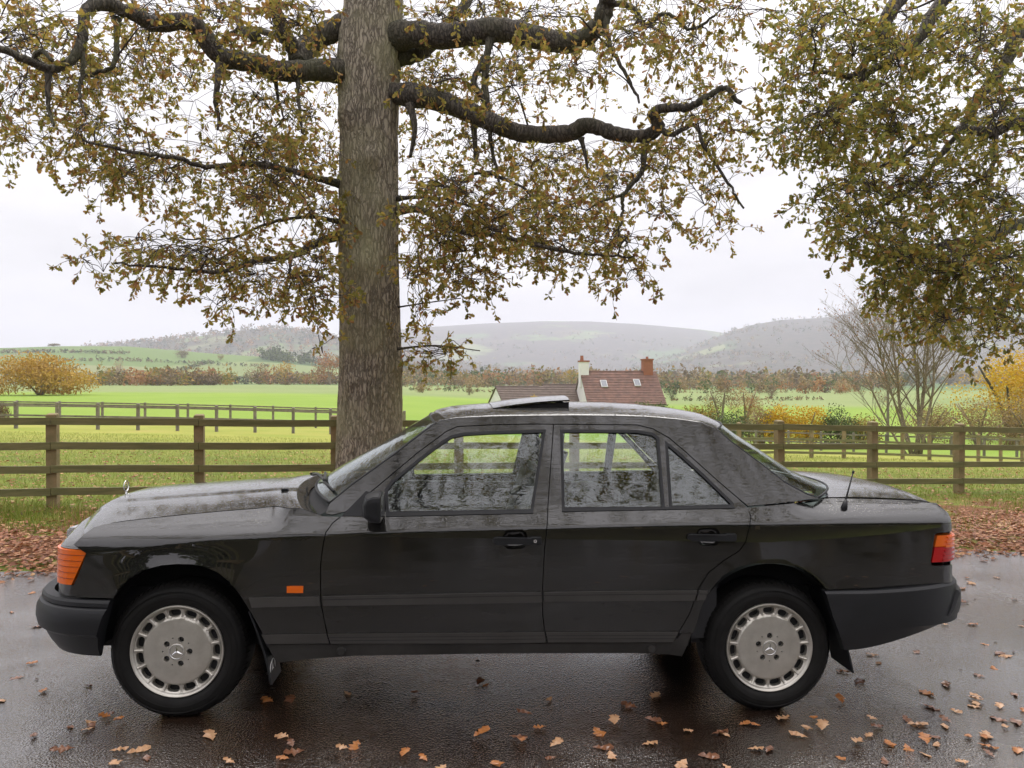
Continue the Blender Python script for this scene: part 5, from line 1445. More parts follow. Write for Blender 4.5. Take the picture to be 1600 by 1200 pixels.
# oak leaf outline: lobed, slightly folded along the midrib
def oak_leaf(L_=0.10, W_=0.055, fold=0.012, lobes=True):
    if lobes:
        o = [(0,0),(0.16,0.10),(0.30,0.28),(0.40,0.16),(0.56,0.46),(0.66,0.26),(0.82,0.40),(1.0,0.06)]
    else:
        o = [(0,0),(0.3,0.3),(0.62,0.42),(1.0,0.05)]
    mid = [(x*L_, 0, fold*0.5*math.sin(x*3)) for x, y in o]
    up_ = [(x*L_, y*W_, fold) for x, y in o]; dn = [(x*L_, -y*W_, fold) for x, y in o]
    return mid, up_, dn
def leaf_template(lobes=True, L_=0.10, W_=0.06):
    """one continuous leaf (two folded halves sharing the midrib)"""
    mid, up_, dn = oak_leaf(L_, W_, 0.010, lobes)
    k = len(mid); V_ = [mid[0]]; F = []
    V_ = mid+up_[1:]+dn[1:]
    U = lambda i: 0 if i == 0 else k+i-1
    D = lambda i: 0 if i == 0 else k+(k-1)+i-1
    for i in range(k-1):
        for fn in (U, D):
            a = [i, i+1, fn(i+1), fn(i)] if i > 0 else [0, 1, fn(1)]
            if fn is D: a = a[::-1]
            if len(a) == 4: F += [(a[0], a[1], a[2]), (a[0], a[2], a[3])]
            else: F.append(tuple(a))
    return np.array(V_), np.array(F)
LEAF_V, LEAF_F = leaf_template(True)
LEAFS_V, LEAFS_F = leaf_template(False)
def rand_rot(n, tilt=None, g=rng):
    """random rotation matrices (n,3,3)"""
    q = g.normal(size=(n, 4)); q /= np.linalg.norm(q, axis=1)[:, None]
    w_, x, y, z = q.T
    return np.stack([np.stack([1-2*(y*y+z*z), 2*(x*y-z*w_), 2*(x*z+y*w_)], -1), np.stack([2*(x*y+z*w_), 1-2*(x*x+z*z), 2*(y*z-x*w_)], -1), np.stack([2*(x*z-y*w_), 2*(y*z+x*w_), 1-2*(x*x+y*y)], -1)], 1)
def frames(dirs, roll, ref=(0, 0, 1)):
    """rotation whose x axis follows dirs, rolled about it"""
    d = dirs/(np.linalg.norm(dirs, axis=1)[:, None]+1e-9)
    r_ = np.tile(np.array(ref, float), (len(d), 1)); par = np.abs(d@np.array(ref, float)) > 0.95; r_[par] = (1, 0, 0)
    y = np.cross(r_, d); y /= np.linalg.norm(y, axis=1)[:, None]+1e-9; z = np.cross(d, y)
    c, s = np.cos(roll)[:, None], np.sin(roll)[:, None]
    return np.stack([d, y*c+z*s, z*c-y*s], -1)
def scatter(TV, TF, pos, rot, scale):
    n, k = len(pos), len(TV)
    V_ = np.einsum('nij,kj->nki', rot, TV)*np.asarray(scale)[:, None, None]+pos[:, None, :]
    F = TF[None]+(np.arange(n)*k)[:, None, None]
    return V_.reshape(-1, 3), F.reshape(-1, TF.shape[1])
class Tree:
    def __init__(s, seed): s.limbs = []; s.nodes = []; s.tw = MB(); s.g = np.random.default_rng(seed); s.lp = []; s.ld = []; s.lr = []
    def limb(s, pts, r0, r1, n=10, wig=0.0):
        P = catmull(pts, n=7)
        if wig: P = P+s.g.normal(0, wig, P.shape)*np.linspace(0, 1, len(P))[:, None]
        rr_ = np.linspace(r0, r1, len(P))*(1+s.g.normal(0, 0.05, len(P)))*(1+0.45*np.exp(-np.linspace(0, 1, len(P))/0.05))
        s.limbs.append((P, rr_, n)); s.nodes += [(p, r_) for p, r_ in zip(P, rr_)]
        return P
    def reach(s, tgt, r_=0.012, reach_from=None):
        """thin branch from the nearest limb to a point in the crown"""
        Pn = s.NP; d = np.linalg.norm((Pn-tgt)*np.array([1, 1, 1.15]), axis=1)+s.g.uniform(0, 0.25, len(Pn)); i = int(np.argmin(d)); a = Pn[i]
        L_ = np.linalg.norm(tgt-a)
        if L_ < 0.05: return np.array([a, tgt])
        up_ = np.array([0, 0, 0.18*L_])
        m1, m2 = a+(tgt-a)*0.35+up_*0.8+s.g.normal(0, 0.07*L_, 3), a+(tgt-a)*0.7+up_*0.7+s.g.normal(0, 0.07*L_, 3)
        P = catmull([a, m1, m2, tgt], n=4)
        r0 = min(s.NR[i]*0.7, 0.006+0.010*L_)
        s.tw.tube(P, np.linspace(max(r0, 0.005), 0.0035, len(P)), 5, False)
        s.NP = np.vstack([s.NP, P[2:]]); s.NR = np.concatenate([s.NR, np.linspace(r0, 0.005, len(P)-2)])
        return P
    def seal(s):
        s.NP = np.array([p for p, r_ in s.nodes]); s.NR = np.array([r_ for p, r_ in s.nodes])
    def spray(s, base, d, L_=0.34, n=11, size=1.0):
        """leafy shoot: a thin twig with alternate leaves, tips drooping"""
        g = s.g; d = d/np.linalg.norm(d)
        k = 5; P = [base]
        dd = d.copy()
        for i in range(k):
            dd = dd+g.normal(0, 0.22, 3)+np.array([0, 0, -0.07]); dd /= np.linalg.norm(dd); P.append(P[-1]+dd*L_/k)
        P = np.array(P)
        s.tw.tube(P, np.linspace(0.0035, 0.0015, len(P)), 3, False)
        t = np.sqrt(g.uniform(0.05, 1, n)); t[:4] = g.uniform(0.88, 1.0, min(4, n))
        idx = np.clip((t*k).astype(int), 0, k-1); fr = t*k-idx
        pos = P[idx]+(P[idx+1]-P[idx])*fr[:, None]
        ax = P[idx+1]-P[idx]; ax /= np.linalg.norm(ax, axis=1)[:, None]
        dirs = ax*0.55+g.normal(0, 0.6, (n, 3))+np.array([0, 0, -0.22])
        s.lp.append(pos); s.ld.append(dirs); s.lr.append(g.uniform(0.38, 0.85, n)*size)
    def blob(s, c, rad_, nspray, branches=3, size=1.0, leaves=14):
        g = s.g; c = np.array(c); rad_ = np.array(rad_)
        subs = []
        for b_ in range(branches):
            q = g.normal(size=3); q /= np.linalg.norm(q); tgt = c+q*rad_*g.uniform(0.3, 0.8)
            P = s.reach(tgt); subs.append(P[-1])
        subs = np.array(subs)
        for i in range(nspray):
            q = g.normal(size=3); q /= np.linalg.norm(q); p = c+q*rad_*g.uniform(0, 1)**0.45
            j = int(np.argmin(np.linalg.norm(subs-p, axis=1)))
            v_ = p-subs[j]; L_ = np.linalg.norm(v_)
            if L_ > 0.12:
                mid = subs[j]+v_*0.5+g.normal(0, 0.05*L_, 3)+np.array([0, 0, 0.06*L_])
                Pq = catmull([subs[j], mid, p], n=3); s.tw.tube(Pq, np.linspace(0.0045, 0.0026, len(Pq)), 3, False)
            s.spray(p, v_/max(L_, 0.01)*0.6+g.normal(0, 0.5, 3)+np.array([0, 0, -0.1]), g.uniform(0.22, 0.42), leaves, size)
    def finish(s, root, M_leaf, lobes=True, bark=None):
        for P, rr_, n in s.limbs:
            mb = MB(); mb.tube(P, rr_, n); mb.build('limb', bark or M_limb, root, smooth=True)
        if s.tw.n:
            o = mesh_np('twigs', np.concatenate(s.tw.v), s.tw.f, M_twig, root, True); o['kind'] = 'stuff'
        pos = np.concatenate(s.lp); dirs = np.concatenate(s.ld); sc_ = np.concatenate(s.lr)
        rot = frames(dirs, s.g.uniform(0, 2*np.pi, len(pos)))
        V_, F = scatter(LEAF_V if lobes else LEAFS_V, LEAF_F if lobes else LEAFS_F, pos, rot, sc_)
        o = mesh_np('crown', V_, F, M_leaf, root); o['kind'] = 'stuff'
        return len(pos)
def trunk_mesh(root, base, path, radii, seed, name='trunk', nseg=220, burls=()):
    """bark-furrowed trunk as one displaced surface"""
    P = catmull(path, n=26); rr_ = np.interp(np.linspace(0, 1, len(P)), np.linspace(0, 1, len(radii)), radii)
    th = np.linspace(0, 2*np.pi, nseg, endpoint=False)
    V_ = np.zeros((len(P), nseg, 3))
    for i, p in enumerate(P):
        z = p[2]-P[0][2]
        for j, a in enumerate(th):
            q = Vector((math.cos(a)*11.0, math.sin(a)*11.0, z*1.7+seed))
            f = mnoise.noise(q); f2 = mnoise.noise(Vector((math.cos(a)*15, math.sin(a)*15, z*5.5+seed)))
            ridge = 1-abs(f)*2.0
            d = 0.022*ridge+0.008*f2+0.03*mnoise.noise(Vector((math.cos(a)*1.2, math.sin(a)*1.2, z*0.7+seed)))
            flare = 0.16*math.exp(-z/0.30)*(1+0.35*math.cos(5*a+seed))
            r_ = rr_[i]+d+flare
            for (ba, bz, bs, bh) in burls:
                da = (a-ba+math.pi) % (2*math.pi)-math.pi
                r_ += bh*math.exp(-((da*rr_[i])**2+(z-bz)**2)/(bs*bs))
            V_[i, j] = (p[0]+r_*math.cos(a), p[1]+r_*math.sin(a), p[2])
    n = len(P)
    F = [(i*nseg+j, i*nseg+(j+1) % nseg, (i+1)*nseg+(j+1) % nseg, (i+1)*nseg+j) for i in range(n-1) for j in range(nseg)]
    F.append(tuple((n-1)*nseg+j for j in range(nseg)))
    return mesh_np(name, V_.reshape(-1, 3), F, M_bark, root, True)
# ---- the oak behind the car
TY = 9.1
tb = at_depth(578, 700, TY); g0 = gz(tb[0], TY)
oak = empty('oak_tree', (tb[0], TY, g0)); OAKO = np.array([tb[0], TY, g0])
tag(oak, 'large oak with a thick furrowed trunk behind the car bonnet', 'tree')
def O(px, py, Y): return at_depth(px, py, Y)-OAKO
top = O(590, -130, TY-0.1)
trunk_mesh(oak, OAKO, [(0,0,-0.15),(0,0,0.9),(0.0,0,2.2),O(577,330,TY),O(576,190,TY),O(577,90,TY),O(583,10,TY),O(596,-110,TY)], [0.43,0.385,0.37,0.355,0.35,0.35,0.37,0.37,0.33,0.24], 3.0,
           burls=((R(262), 3.35, 0.16, 0.05), (R(285), 4.6, 0.13, 0.06), (R(-20), 2.15, 0.12, 0.035), (R(250), 1.95, 0.10, 0.03), (R(235), 5.15, 0.17, 0.07), (R(300), 4.05, 0.15, 0.03)))
t1 = Tree(11)
def LM(pts, r0, r1, n=10, wig=0.0): return t1.limb([O(*p) for p in pts], r0, r1, n, wig)
LM([(578,118,9.12),(513,110,8.8),(439,111,8.5),(395,98,8.3),(344,88,8.1),(317,54,8.0),(294,34,7.9),(236,37,7.8),(216,25,7.7),(170,5,7.5),(120,-25,7.3)], 0.135, 0.06, 14, 0.01)
LM([(170,5,7.5),(135,15,7.3),(127,67,7.2),(110,95,7.1),(78,108,7.0),(30,88,6.8),(-40,62,6.6)], 0.06, 0.03, 8, 0.008)
LM([(78,108,7.0),(54,92,6.95),(66,80,6.9),(82,95,6.85)], 0.03, 0.018, 8)
LM([(76,110,7.0),(75,140,7.0),(76,172,7.0),(84,195,6.95)], 0.03, 0.012, 7, 0.008)
LM([(127,67,7.2),(130,110,7.15),(122,140,7.1),(135,180,7.0)], 0.028, 0.010, 7, 0.01)
LM([(182,30,7.6),(183,60,7.5),(177,100,7.4),(150,115,7.35),(132,118,7.3)], 0.034, 0.014, 7, 0.01)
LM([(344,95,8.1),(340,130,8.0),(337,160,8.0),(342,185,8.0),(340,203,7.95)], 0.045, 0.012, 8)
LM([(578,22,9.12),(515,50,9.0),(480,72,8.9),(466,100,8.7)], 0.15, 0.12, 12)
LM([(466,85,8.8),(450,62,8.6),(435,30,8.4),(428,-20,8.2),(440,-90,8.0)], 0.10, 0.05, 10, 0.01)
LM([(400,60,8.6),(375,40,8.9),(372,0,9.3),(360,-60,9.6)], 0.05, 0.03, 8, 0.01)
LM([(466,78,8.8),(420,52,9.2),(372,45,9.6),(340,75,9.9)], 0.05, 0.02, 8, 0.01)
LM([(466,120,8.6),(466,150,8.5),(470,185,8.4),(472,210,8.4)], 0.03, 0.01, 7, 0.01)
LM([(430,118,8.5),(434,150,8.6),(443,185,8.6)], 0.028, 0.01, 7, 0.01)
LM([(530,287,9.0),(490,277,8.7),(456,267,8.4),(395,256,8.0),(321,260,7.7),(270,246,7.5),(202,236,7.3),(128,219,7.1)], 0.045, 0.012, 8, 0.008)
LM([(531,367,9.0),(492,381,8.7),(455,400,8.5),(397,408,8.2),(343,425,8.0),(262,418,7.7),(180,412,7.5)], 0.05, 0.010, 8, 0.008)
LM([(531,347,9.0),(482,339,9.0),(414,351,8.9),(357,374,8.8),(280,372,8.7)], 0.028, 0.008, 7, 0.01)
LM([(455,400,8.5),(452,425,8.4),(445,450,8.4)], 0.02, 0.008, 6)
LM([(578,68,9.12),(640,54,8.9),(692,57,8.8),(780,47,8.6),(834,57,8.5),(888,67,8.4),(928,47,8.3),(945,13,8.2),(955,-50,8.1)], 0.165, 0.085, 14, 0.008)
LM([(578,96,9.15),(640,88,9.1),(668,75,9.2),(700,40,9.5),(730,0,9.8),(760,-60,10.2)], 0.11, 0.05, 10, 0.01)
LM([(766,62,8.6),(759,91,8.55),(740,125,8.5),(752,150,8.5),(762,165,8.5)], 0.045, 0.03, 8)
LM([(759,91,8.55),(758,130,8.5),(763,170,8.45),(770,236,8.4),(781,290,8.3)], 0.045, 0.014, 8, 0.008)
LM([(945,13,8.2),(950,60,8.1),(960,85,8.0),(985,130,7.9),(1000,160,7.8)], 0.035, 0.012, 7, 0.01)
LM([(940,5,8.2),(985,10,8.1),(1010,40,8.0),(1040,20,7.9),(1080,45,7.7),(1120,20,7.6)], 0.035, 0.012, 7, 0.012)
LM([(578,144,9.12),(665,152,8.8),(732,175,8.6),(780,196,8.4),(820,209,8.3),(884,209,8.1),(918,196,8.0),(962,209,7.9),(1002,213,7.8),(1029,199,7.7),(1019,180,7.65),(1036,169,7.6),(1075,168,7.5),(1105,152,7.4),(1131,138,7.35),(1158,162,7.3)], 0.125, 0.02, 12, 0.006)
LM([(1029,199,7.7),(1050,210,7.6),(1085,195,7.5),(1098,225,7.4),(1115,250,7.4),(1140,290,7.3),(1160,325,7.3)], 0.03, 0.01, 7, 0.01)
LM([(641,165,8.8),(648,202,8.7),(641,246,8.7)], 0.045, 0.02, 8)
LM([(739,185,8.6),(742,220,8.55),(744,255,8.5)], 0.04, 0.02, 8)
LM([(908,216,8.0),(914,240,8.0),(919,268,8.0)], 0.03, 0.012, 7)
LM([(1009,219,7.8),(1006,245,7.8),(1002,270,7.75),(975,304,7.7),(972,335,7.7),(966,370,7.7)], 0.04, 0.010, 7, 0.008)
LM([(975,304,7.7),(940,315,7.7),(915,330,7.7)], 0.018, 0.008, 6)
LM([(770,270,8.4),(740,272,8.4),(715,290,8.5)], 0.025, 0.01, 6)
LM([(775,275,8.4),(800,285,8.3),(825,300,8.2),(840,340,8.1)], 0.025, 0.01, 6)
LM([(622,310,9.0),(655,308,8.8),(700,312,8.5),(760,330,8.2)], 0.03, 0.010, 7, 0.008)
LM([(622,329,9.0),(662,329,8.8),(719,361,8.5),(780,368,8.2),(868,390,7.9),(935,398,7.7),(990,402,7.6)], 0.045, 0.010, 8, 0.008)
LM([(622,480,9.0),(660,474,8.8),(720,466,8.6)], 0.012, 0.006, 6)
LM([(622,545,8.9),(680,540,8.6),(750,548,8.4)], 0.015, 0.006, 6)
for k, (px_, Y_) in enumerate(((480,10.5),(700,11),(600,8.0),(520,7.5),(680,7.6),(400,7.8),(850,8.5),(300,9.5),(950,9.8))):
    LM([(596,-60,9.1),((596+px_)/2,-200-20*k % 60,(9.1+Y_)/2),(px_,-330,Y_)], 0.14, 0.04, 9, 0.02)
t1.seal()
LEFT = [(60,50,110,60,52),(60,150,75,60,38),(140,200,95,55,46),(40,215,60,40,12),(130,120,80,50,40),(215,90,55,50,22),(250,25,90,32,36),(340,20,70,30,24),(445,25,70,45,40),(400,150,60,38,20),(285,120,40,30,8),
        (240,262,130,36,48),(150,290,90,22,12),(390,232,60,42,36),(450,270,70,48,44),(400,300,95,36,38),(500,240,32,40,16),(500,330,34,48,22),(330,395,120,42,58),(230,385,70,24,22),(140,412,42,22,9),
        (420,440,100,38,46),(490,410,44,44,28),(350,470,40,18,6),(490,470,40,20,8),(470,170,44,38,14),(300,320,40,12,4),(350,70,50,30,16),(505,545,14,22,2)]
RIGHT = [(680,25,50,26,20),(760,18,60,22,24),(850,20,60,26,24),(905,110,70,40,20),(990,45,70,45,32),(1075,50,60,50,26),(690,120,60,35,26),(800,115,80,45,36),(660,220,32,34,10),(740,215,60,36,18),(700,290,70,34,34),
         (760,335,100,46,66),(690,365,64,50,46),(860,335,84,42,42),(940,290,70,44,32),(1020,255,70,38,24),(1070,195,64,34,24),(1110,150,60,18,14),(890,240,80,26,18),(830,270,60,28,16),(950,380,74,36,32),(850,400,90,34,38),(730,430,74,32,28),
         (645,420,22,60,16),(1110,290,50,42,22),(1150,205,44,26,12),(1130,350,34,24,6),(660,490,34,12,6),(690,545,64,13,16),(985,430,40,20,10),(1030,330,40,24,10),(1150,15,30,26,8),(600,540,30,14,0)]
def crown_px(tree, org, blobs, ylo, yhi, dens=1.0, size=1.0):
    for (cx, cy, rx, ry, ns) in blobs:
        n_ = int(ns*dens)
        if n_ < 1: continue
        # spread a patch of crown over several depths
        parts = max(1, min(4, n_//10))
        for k in range(parts):
            Y = tree.g.uniform(ylo, yhi); m = 1.0/FPX*Y
            dx, dy = tree.g.uniform(-0.35, 0.35), tree.g.uniform(-0.35, 0.35)
            if parts == 1: dx = dy = 0
            c = at_depth(cx+dx*rx, cy+dy*ry, Y)-org
            tree.blob(c, (rx*m*0.85, max(0.35, 0.7*rx*m), ry*m*0.9), max(1, n_//parts), 2 if n_ < 12 else 3, size)
crown_px(t1, OAKO, LEFT, 7.0, 9.4, 1.75)
crown_px(t1, OAKO, RIGHT, 7.0, 9.6, 1.75)
g = t1.g
for k in range(70):        # the crown goes on above the picture
    a, r_ = g.uniform(0, 2*np.pi), 5.2*math.sqrt(g.uniform(0.02, 1)); zz = g.uniform(5.6, 10.5)
    if math.sin(a)*r_ < -2.0 and zz < 7.4: zz += 2.0
    t1.blob((r_*math.cos(a), r_*math.sin(a), zz), (0.9, 0.9, 0.55), 15, 2)
for k in range(26):        # and behind the trunk
    t1.blob((g.uniform(-4.5, 4.5), g.uniform(1.2, 4.5), g.uniform(4.3, 6.5)), (0.8, 0.8, 0.5), 12, 2)
nleaf1 = t1.finish(oak, M_oakleaf)

# ---- the second oak: its trunk stands outside the picture to the right
TX2, TY2 = 10.6, 10.2
oak2 = empty('oak_tree', (TX2, TY2, gz(TX2, TY2))); O2 = np.array([TX2, TY2, gz(TX2, TY2)])
tag(oak2, 'greener dense oak whose boughs reach in over the fence at right', 'tree')
trunk_mesh(oak2, O2, [(0,0,-0.15),(0,0,1.5),(0.05,0,3.2),(0.0,0.1,5.5),(-0.1,0,7.5)], [0.48,0.42,0.40,0.36,0.26], 9.0, nseg=90)
t2 = Tree(23)
def L2(pts, r0, r1, n=9, wig=0.01): return t2.limb([at_depth(*p)-O2 for p in pts], r0, r1, n, wig)
trk = lambda z: tuple(np.array([0, 0, z]))
def L2t(z, pts, r0, r1, n=9, wig=0.012): return t2.limb([np.array([0, 0, z])]+[at_depth(*p)-O2 for p in pts], r0, r1, n, wig)
L2t(4.6, [(1900,120,9.8),(1700,190,9.2),(1580,192,8.8),(1555,205,8.7),(1500,203,8.6),(1440,215,8.4)], 0.14, 0.03)
L2t(5.4, [(1850,20,9.4),(1700,20,9.0),(1600,50,8.7),(1570,100,8.6),(1530,150,8.5),(1510,190,8.4),(1480,230,8.3)], 0.13, 0.025)
L2t(6.0, [(1800,-90,9.0),(1560,-60,8.6),(1470,5,8.4),(1440,55,8.3),(1400,85,8.2),(1345,115,8.1),(1270,112,8.0)], 0.12, 0.02)
L2t(6.3, [(1750,-150,8.6),(1500,-90,8.2),(1405,0,8.0),(1380,45,7.9),(1382,75,7.9),(1350,100,7.8),(1340,150,7.8),(1310,170,7.7)], 0.12, 0.018)
L2t(3.9, [(1900,300,9.6),(1720,330,9.0),(1620,340,8.6),(1540,375,8.4),(1480,380,8.2),(1430,400,8.1)], 0.10, 0.02)
L2t(3.6, [(1880,420,9.4),(1720,440,8.9),(1600,445,8.6),(1560,480,8.5),(1500,480,8.4)], 0.08, 0.015)
L2([(1440,215,8.4),(1400,250,8.3),(1350,270,8.2),(1310,300,8.1)], 0.03, 0.01)
L2([(1480,230,8.3),(1430,290,8.2),(1380,320,8.1),(1320,340,8.0)], 0.03, 0.01)
L2([(1555,205,8.7),(1550,260,8.6),(1500,300,8.5),(1450,330,8.4)], 0.03, 0.01)
for k, (a, zz) in enumerate(((0.3,5),(1.2,5.5),(2.2,6),(4.9,5.2),(5.6,6),(0.9,7),(3.2,7))):
    t2.limb([np.array([0,0,zz-1]), np.array([1.6*math.cos(a),1.6*math.sin(a),zz+0.3]), np.array([3.8*math.cos(a),3.8*math.sin(a),zz+1.2])], 0.13, 0.03, 9, 0.03)
t2.seal()
RT = [(1265,50,66,55,60),(1240,130,44,60,34),(1290,200,66,55,60),(1250,215,44,30,12),(1390,70,90,70,90),(1520,60,90,70,86),(1400,180,90,66,90),(1540,190,80,70,84),(1330,290,66,40,44),(1290,315,34,22,9),(1440,290,90,56,84),(1560,310,66,66,70),
      (1350,365,50,36,36),(1300,335,36,16,8),(1420,390,70,44,66),(1500,420,80,55,76),(1580,430,40,66,44),(1480,490,60,40,44),(1560,500,50,44,30),(1535,540,34,22,10),(1420,475,36,28,14),(1400,510,16,26,4),(1400,430,40,30,20)]
crown_px(t2, O2, RT, 6.9, 9.4, 1.75)
g = t2.g
for k in range(60):
    a, r_ = g.uniform(0, 2*np.pi), 4.6*math.sqrt(g.uniform(0.05, 1)); zz = g.uniform(5.2, 9.5)
    if math.cos(a)*r_+TX2 < 4.5 and zz < 6.5: continue
    t2.blob((r_*math.cos(a), r_*math.sin(a), zz), (0.9, 0.9, 0.6), 17, 2)
nleaf2 = t2.finish(oak2, M_oakleaf2)
def copy_tree(o, parent=None):
    c = o.copy(); col.objects.link(c); c.parent = parent
    for ch in o.children: copy_tree(ch, c)
    return c
# a lighter oak across the lane leans over the tarmac (mirrored in the glass and paint)
X3, Y3 = -2.2, -7.2
oak3 = empty('oak_tree', (X3, Y3, gz(X3, Y3))); tag(oak3, 'open-crowned oak across the lane, its boughs arching over the tarmac', 'tree')
trunk_mesh(oak3, None, [(0,0,-0.15),(0,0,1.5),(0.1,0.1,3.5),(0.0,0.3,6.0),(0.2,0.5,8.0)], [0.45,0.38,0.36,0.30,0.2], 14.0, nseg=70)
t3 = Tree(37)
for k, (a, el, L_) in enumerate(((80,22,6.5),(50,28,6.0),(110,25,6.5),(20,30,6.5),(150,28,6.5),(65,50,6),(120,55,6),(0,20,7.5),(180,25,7.5),(230,35,5),(300,35,5))):
    d = np.array([math.cos(R(a))*math.cos(R(el)), math.sin(R(a))*math.cos(R(el)), math.sin(R(el))])
    b0 = np.array([0, 0.2, 4.2+0.3*(k % 5)])
    t3.limb([b0, b0+d*L_*0.35+np.array([0, 0, 0.2]), b0+d*L_*0.7+t3.g.normal(0, 0.3, 3), b0+d*L_], 0.14, 0.03, 8, 0.03)
t3.seal()
for k in range(150):
    c3 = np.array([t3.g.uniform(-7.5, 7.0), t3.g.uniform(-6.5, 0.8), 0.0]); c3[2] = t3.g.uniform(6.3, 8.2)+0.55*max(0.0, -c3[1])*t3.g.uniform(0.3, 1.0)
    t3.blob(c3-np.array([X3, Y3, 0]), (0.85, 0.85, 0.5), 11, 2, 1.6)
t3.finish(oak3, M_oakleaf2, False)
c = copy_tree(oak2); c.location = (12.5, -12.5, gz(12.5, -12.5)); c.rotation_euler = (0, 0, 0.6); c['label'] = 'dense oak across the lane behind the other fence'
# ------------------------------------------------------------------ hedges, bushes and farther trees
PAL = {
 'gold':   [(0.0, (0.33, 0.20, 0.03)), (0.5, (0.45, 0.27, 0.045)), (1.0, (0.52, 0.35, 0.09))],
 'yellow': [(0.0, (0.48, 0.27, 0.015)), (0.5, (0.62, 0.38, 0.02)), (1.0, (0.55, 0.42, 0.05))],
 'tan':    [(0.0, (0.22, 0.16, 0.07)), (0.5, (0.30, 0.22, 0.09)), (1.0, (0.36, 0.24, 0.12))],
 'green':  [(0.0, (0.06, 0.085, 0.03)), (0.5, (0.10, 0.13, 0.045)), (1.0, (0.15, 0.17, 0.06))],
 'mixed':  [(0.0, (0.12, 0.14, 0.035)), (0.5, (0.26, 0.21, 0.05)), (1.0, (0.42, 0.25, 0.05))],
 'rust':   [(0.0, (0.24, 0.11, 0.045)), (0.5, (0.33, 0.16, 0.06)), (1.0, (0.40, 0.21, 0.08))],
 'brown':  [(0.0, (0.12, 0.085, 0.05)), (0.5, (0.18, 0.125, 0.065)), (1.0, (0.24, 0.165, 0.08))],
 'dark':   [(0.0, (0.030, 0.045, 0.022)), (0.5, (0.05, 0.07, 0.03)), (1.0, (0.08, 0.095, 0.04))],
}
ML = {k: leaf_mat('foliage_'+k, v, rough=0.6, trans=0.3, spec=0.25) for k, v in PAL.items()}
TRI_V = np.array([(0,0,0),(0.45,0.28,0.04),(1,0,0),(0.45,-0.28,0.04)]); TRI_F = np.array([(0,1,2),(0,2,3)])
def foliage(center_r, n, leaf, g, lumps=9, shell=0.75):
    """leaf positions in an uneven crown made of several clumps; unit frame scaled by center_r"""
    c = g.normal(size=(lumps, 3)); c /= np.linalg.norm(c, axis=1)[:, None]; c *= g.uniform(0.25, 0.68, (lumps, 1)); c[:, 2] = c[:, 2]*0.9
    rr_ = g.uniform(0.28, 0.5, lumps)
    k = g.integers(0, lumps, n); q = g.normal(size=(n, 3)); q /= np.linalg.norm(q, axis=1)[:, None]
    p = c[k]+q*(rr_[k]*g.uniform(0.35, 1, n)**shell)[:, None]
    pos = p*np.array(center_r)
    V_, F = scatter(TRI_V, TRI_F, pos, rand_rot(n, g=g), g.uniform(0.6, 1.3, n)*leaf)
    return V_, F
def bush(name, label, cat, px, py_base, Y, wpx, hpx, pal, n=1400, leaf=None, stems=5, group=None, seed=0, trunk=0.0):
    """a thing with stems and crown, sized from its width and height in the picture at distance Y"""
    g = np.random.default_rng(seed+int(px*7+Y)); m = Y/FPX
    p = at_depth(px, py_base, Y); z0 = gz(p[0], Y)
    top = at_depth(px, py_base-hpx, Y)[2]
    H = max(0.6, top-z0)
    o = empty(name, (p[0], Y, z0)); tag(o, label, cat, group)
    rx = wpx*m/2; t0 = trunk*H
    rz_ = (H-t0)/2
    V_, F = foliage((rx*1.12, rx*0.9, rz_*1.2), n, leaf or max(0.05, rx*0.11), g, lumps=18)
    V_[:, 2] += t0+rz_*0.80; lowm = V_[:, 2] < 0.02; V_[lowm, 2] = g.uniform(0.0, 0.5*H, int(lowm.sum()))*0.4
    c = mesh_np('crown', V_, F, ML[pal], o); c['kind'] = 'stuff'
    for k in range(stems):
        a = g.uniform(0, 2*np.pi); e = np.array([rx*0.55*math.cos(a), rx*0.45*math.sin(a), t0+rz_*g.uniform(0.7, 1.5)])
        mb = MB(); mb.tube(catmull([(0.1*math.cos(a), 0.1*math.sin(a), -0.1), e*np.array([0.35, 0.35, 0.5]), e], n=4), np.linspace(0.02*H+0.02, 0.008*H, 9), 6)
        mb.build('stem' if trunk < 0.1 else 'trunk', M_pale_bark if trunk < 0.1 else M_limb, o, smooth=True)
        if trunk >= 0.1 and k >= 2: break
    return o
HG = 'hedgerow shrubs behind the far fence'
bush('willow_tree', 'broad golden willow at the edge of the bright green field', 'tree', 62, 622, 118, 215, 74, 'gold', 9000, 0.42, 6, seed=1)
bush('thorn_bush', 'dark bare thorn bush beside the pale fence', 'shrub', 3, 640, 44, 40, 26, 'brown', 900, 0.10, 6, seed=2)
bush('maple_tree', 'bright yellow maple beyond the bare tree', 'tree', 1580, 640, 66, 180, 128, 'yellow', 7500, 0.24, 4, seed=3, trunk=0.1)
for (px_, pb, Y, wp, hp2, pal, lb) in (
    (930,642,66,54,16,'green','low rounded green shrub below the cottage roof'),
    (1010,650,58,70,32,'green','clipped dark green shrub right of the cottage'),
    (1060,655,57,60,26,'mixed','speckled yellow and green hedge shrub next to the clipped dark one'),
    (1100,660,55,50,40,'mixed','taller speckled hedge shrub below the bare brown sapling'),
    (1140,660,54,74,32,'green','grey-green holly shrub in the hedge'),
    (1190,660,54,70,62,'tan','tan leafless-looking hawthorn rising above the hedge'),
    (1218,660,53,60,38,'yellow','golden hazel shrub between the holly and the bare tree'),
    (1262,662,53,62,36,'yellow','second golden hazel shrub, lower and looser'),
    (1305,662,53,60,30,'green','green bramble mound in the hedge'),
    (1345,664,55,60,26,'mixed','yellowing bramble mound at the foot of the bare tree')):
    bush('hedge_shrub', lb, 'shrub', px_, pb, Y, wp*1.25, hp2*1.1, pal, 3200, 0.16, 4, HG, seed=int(px_))
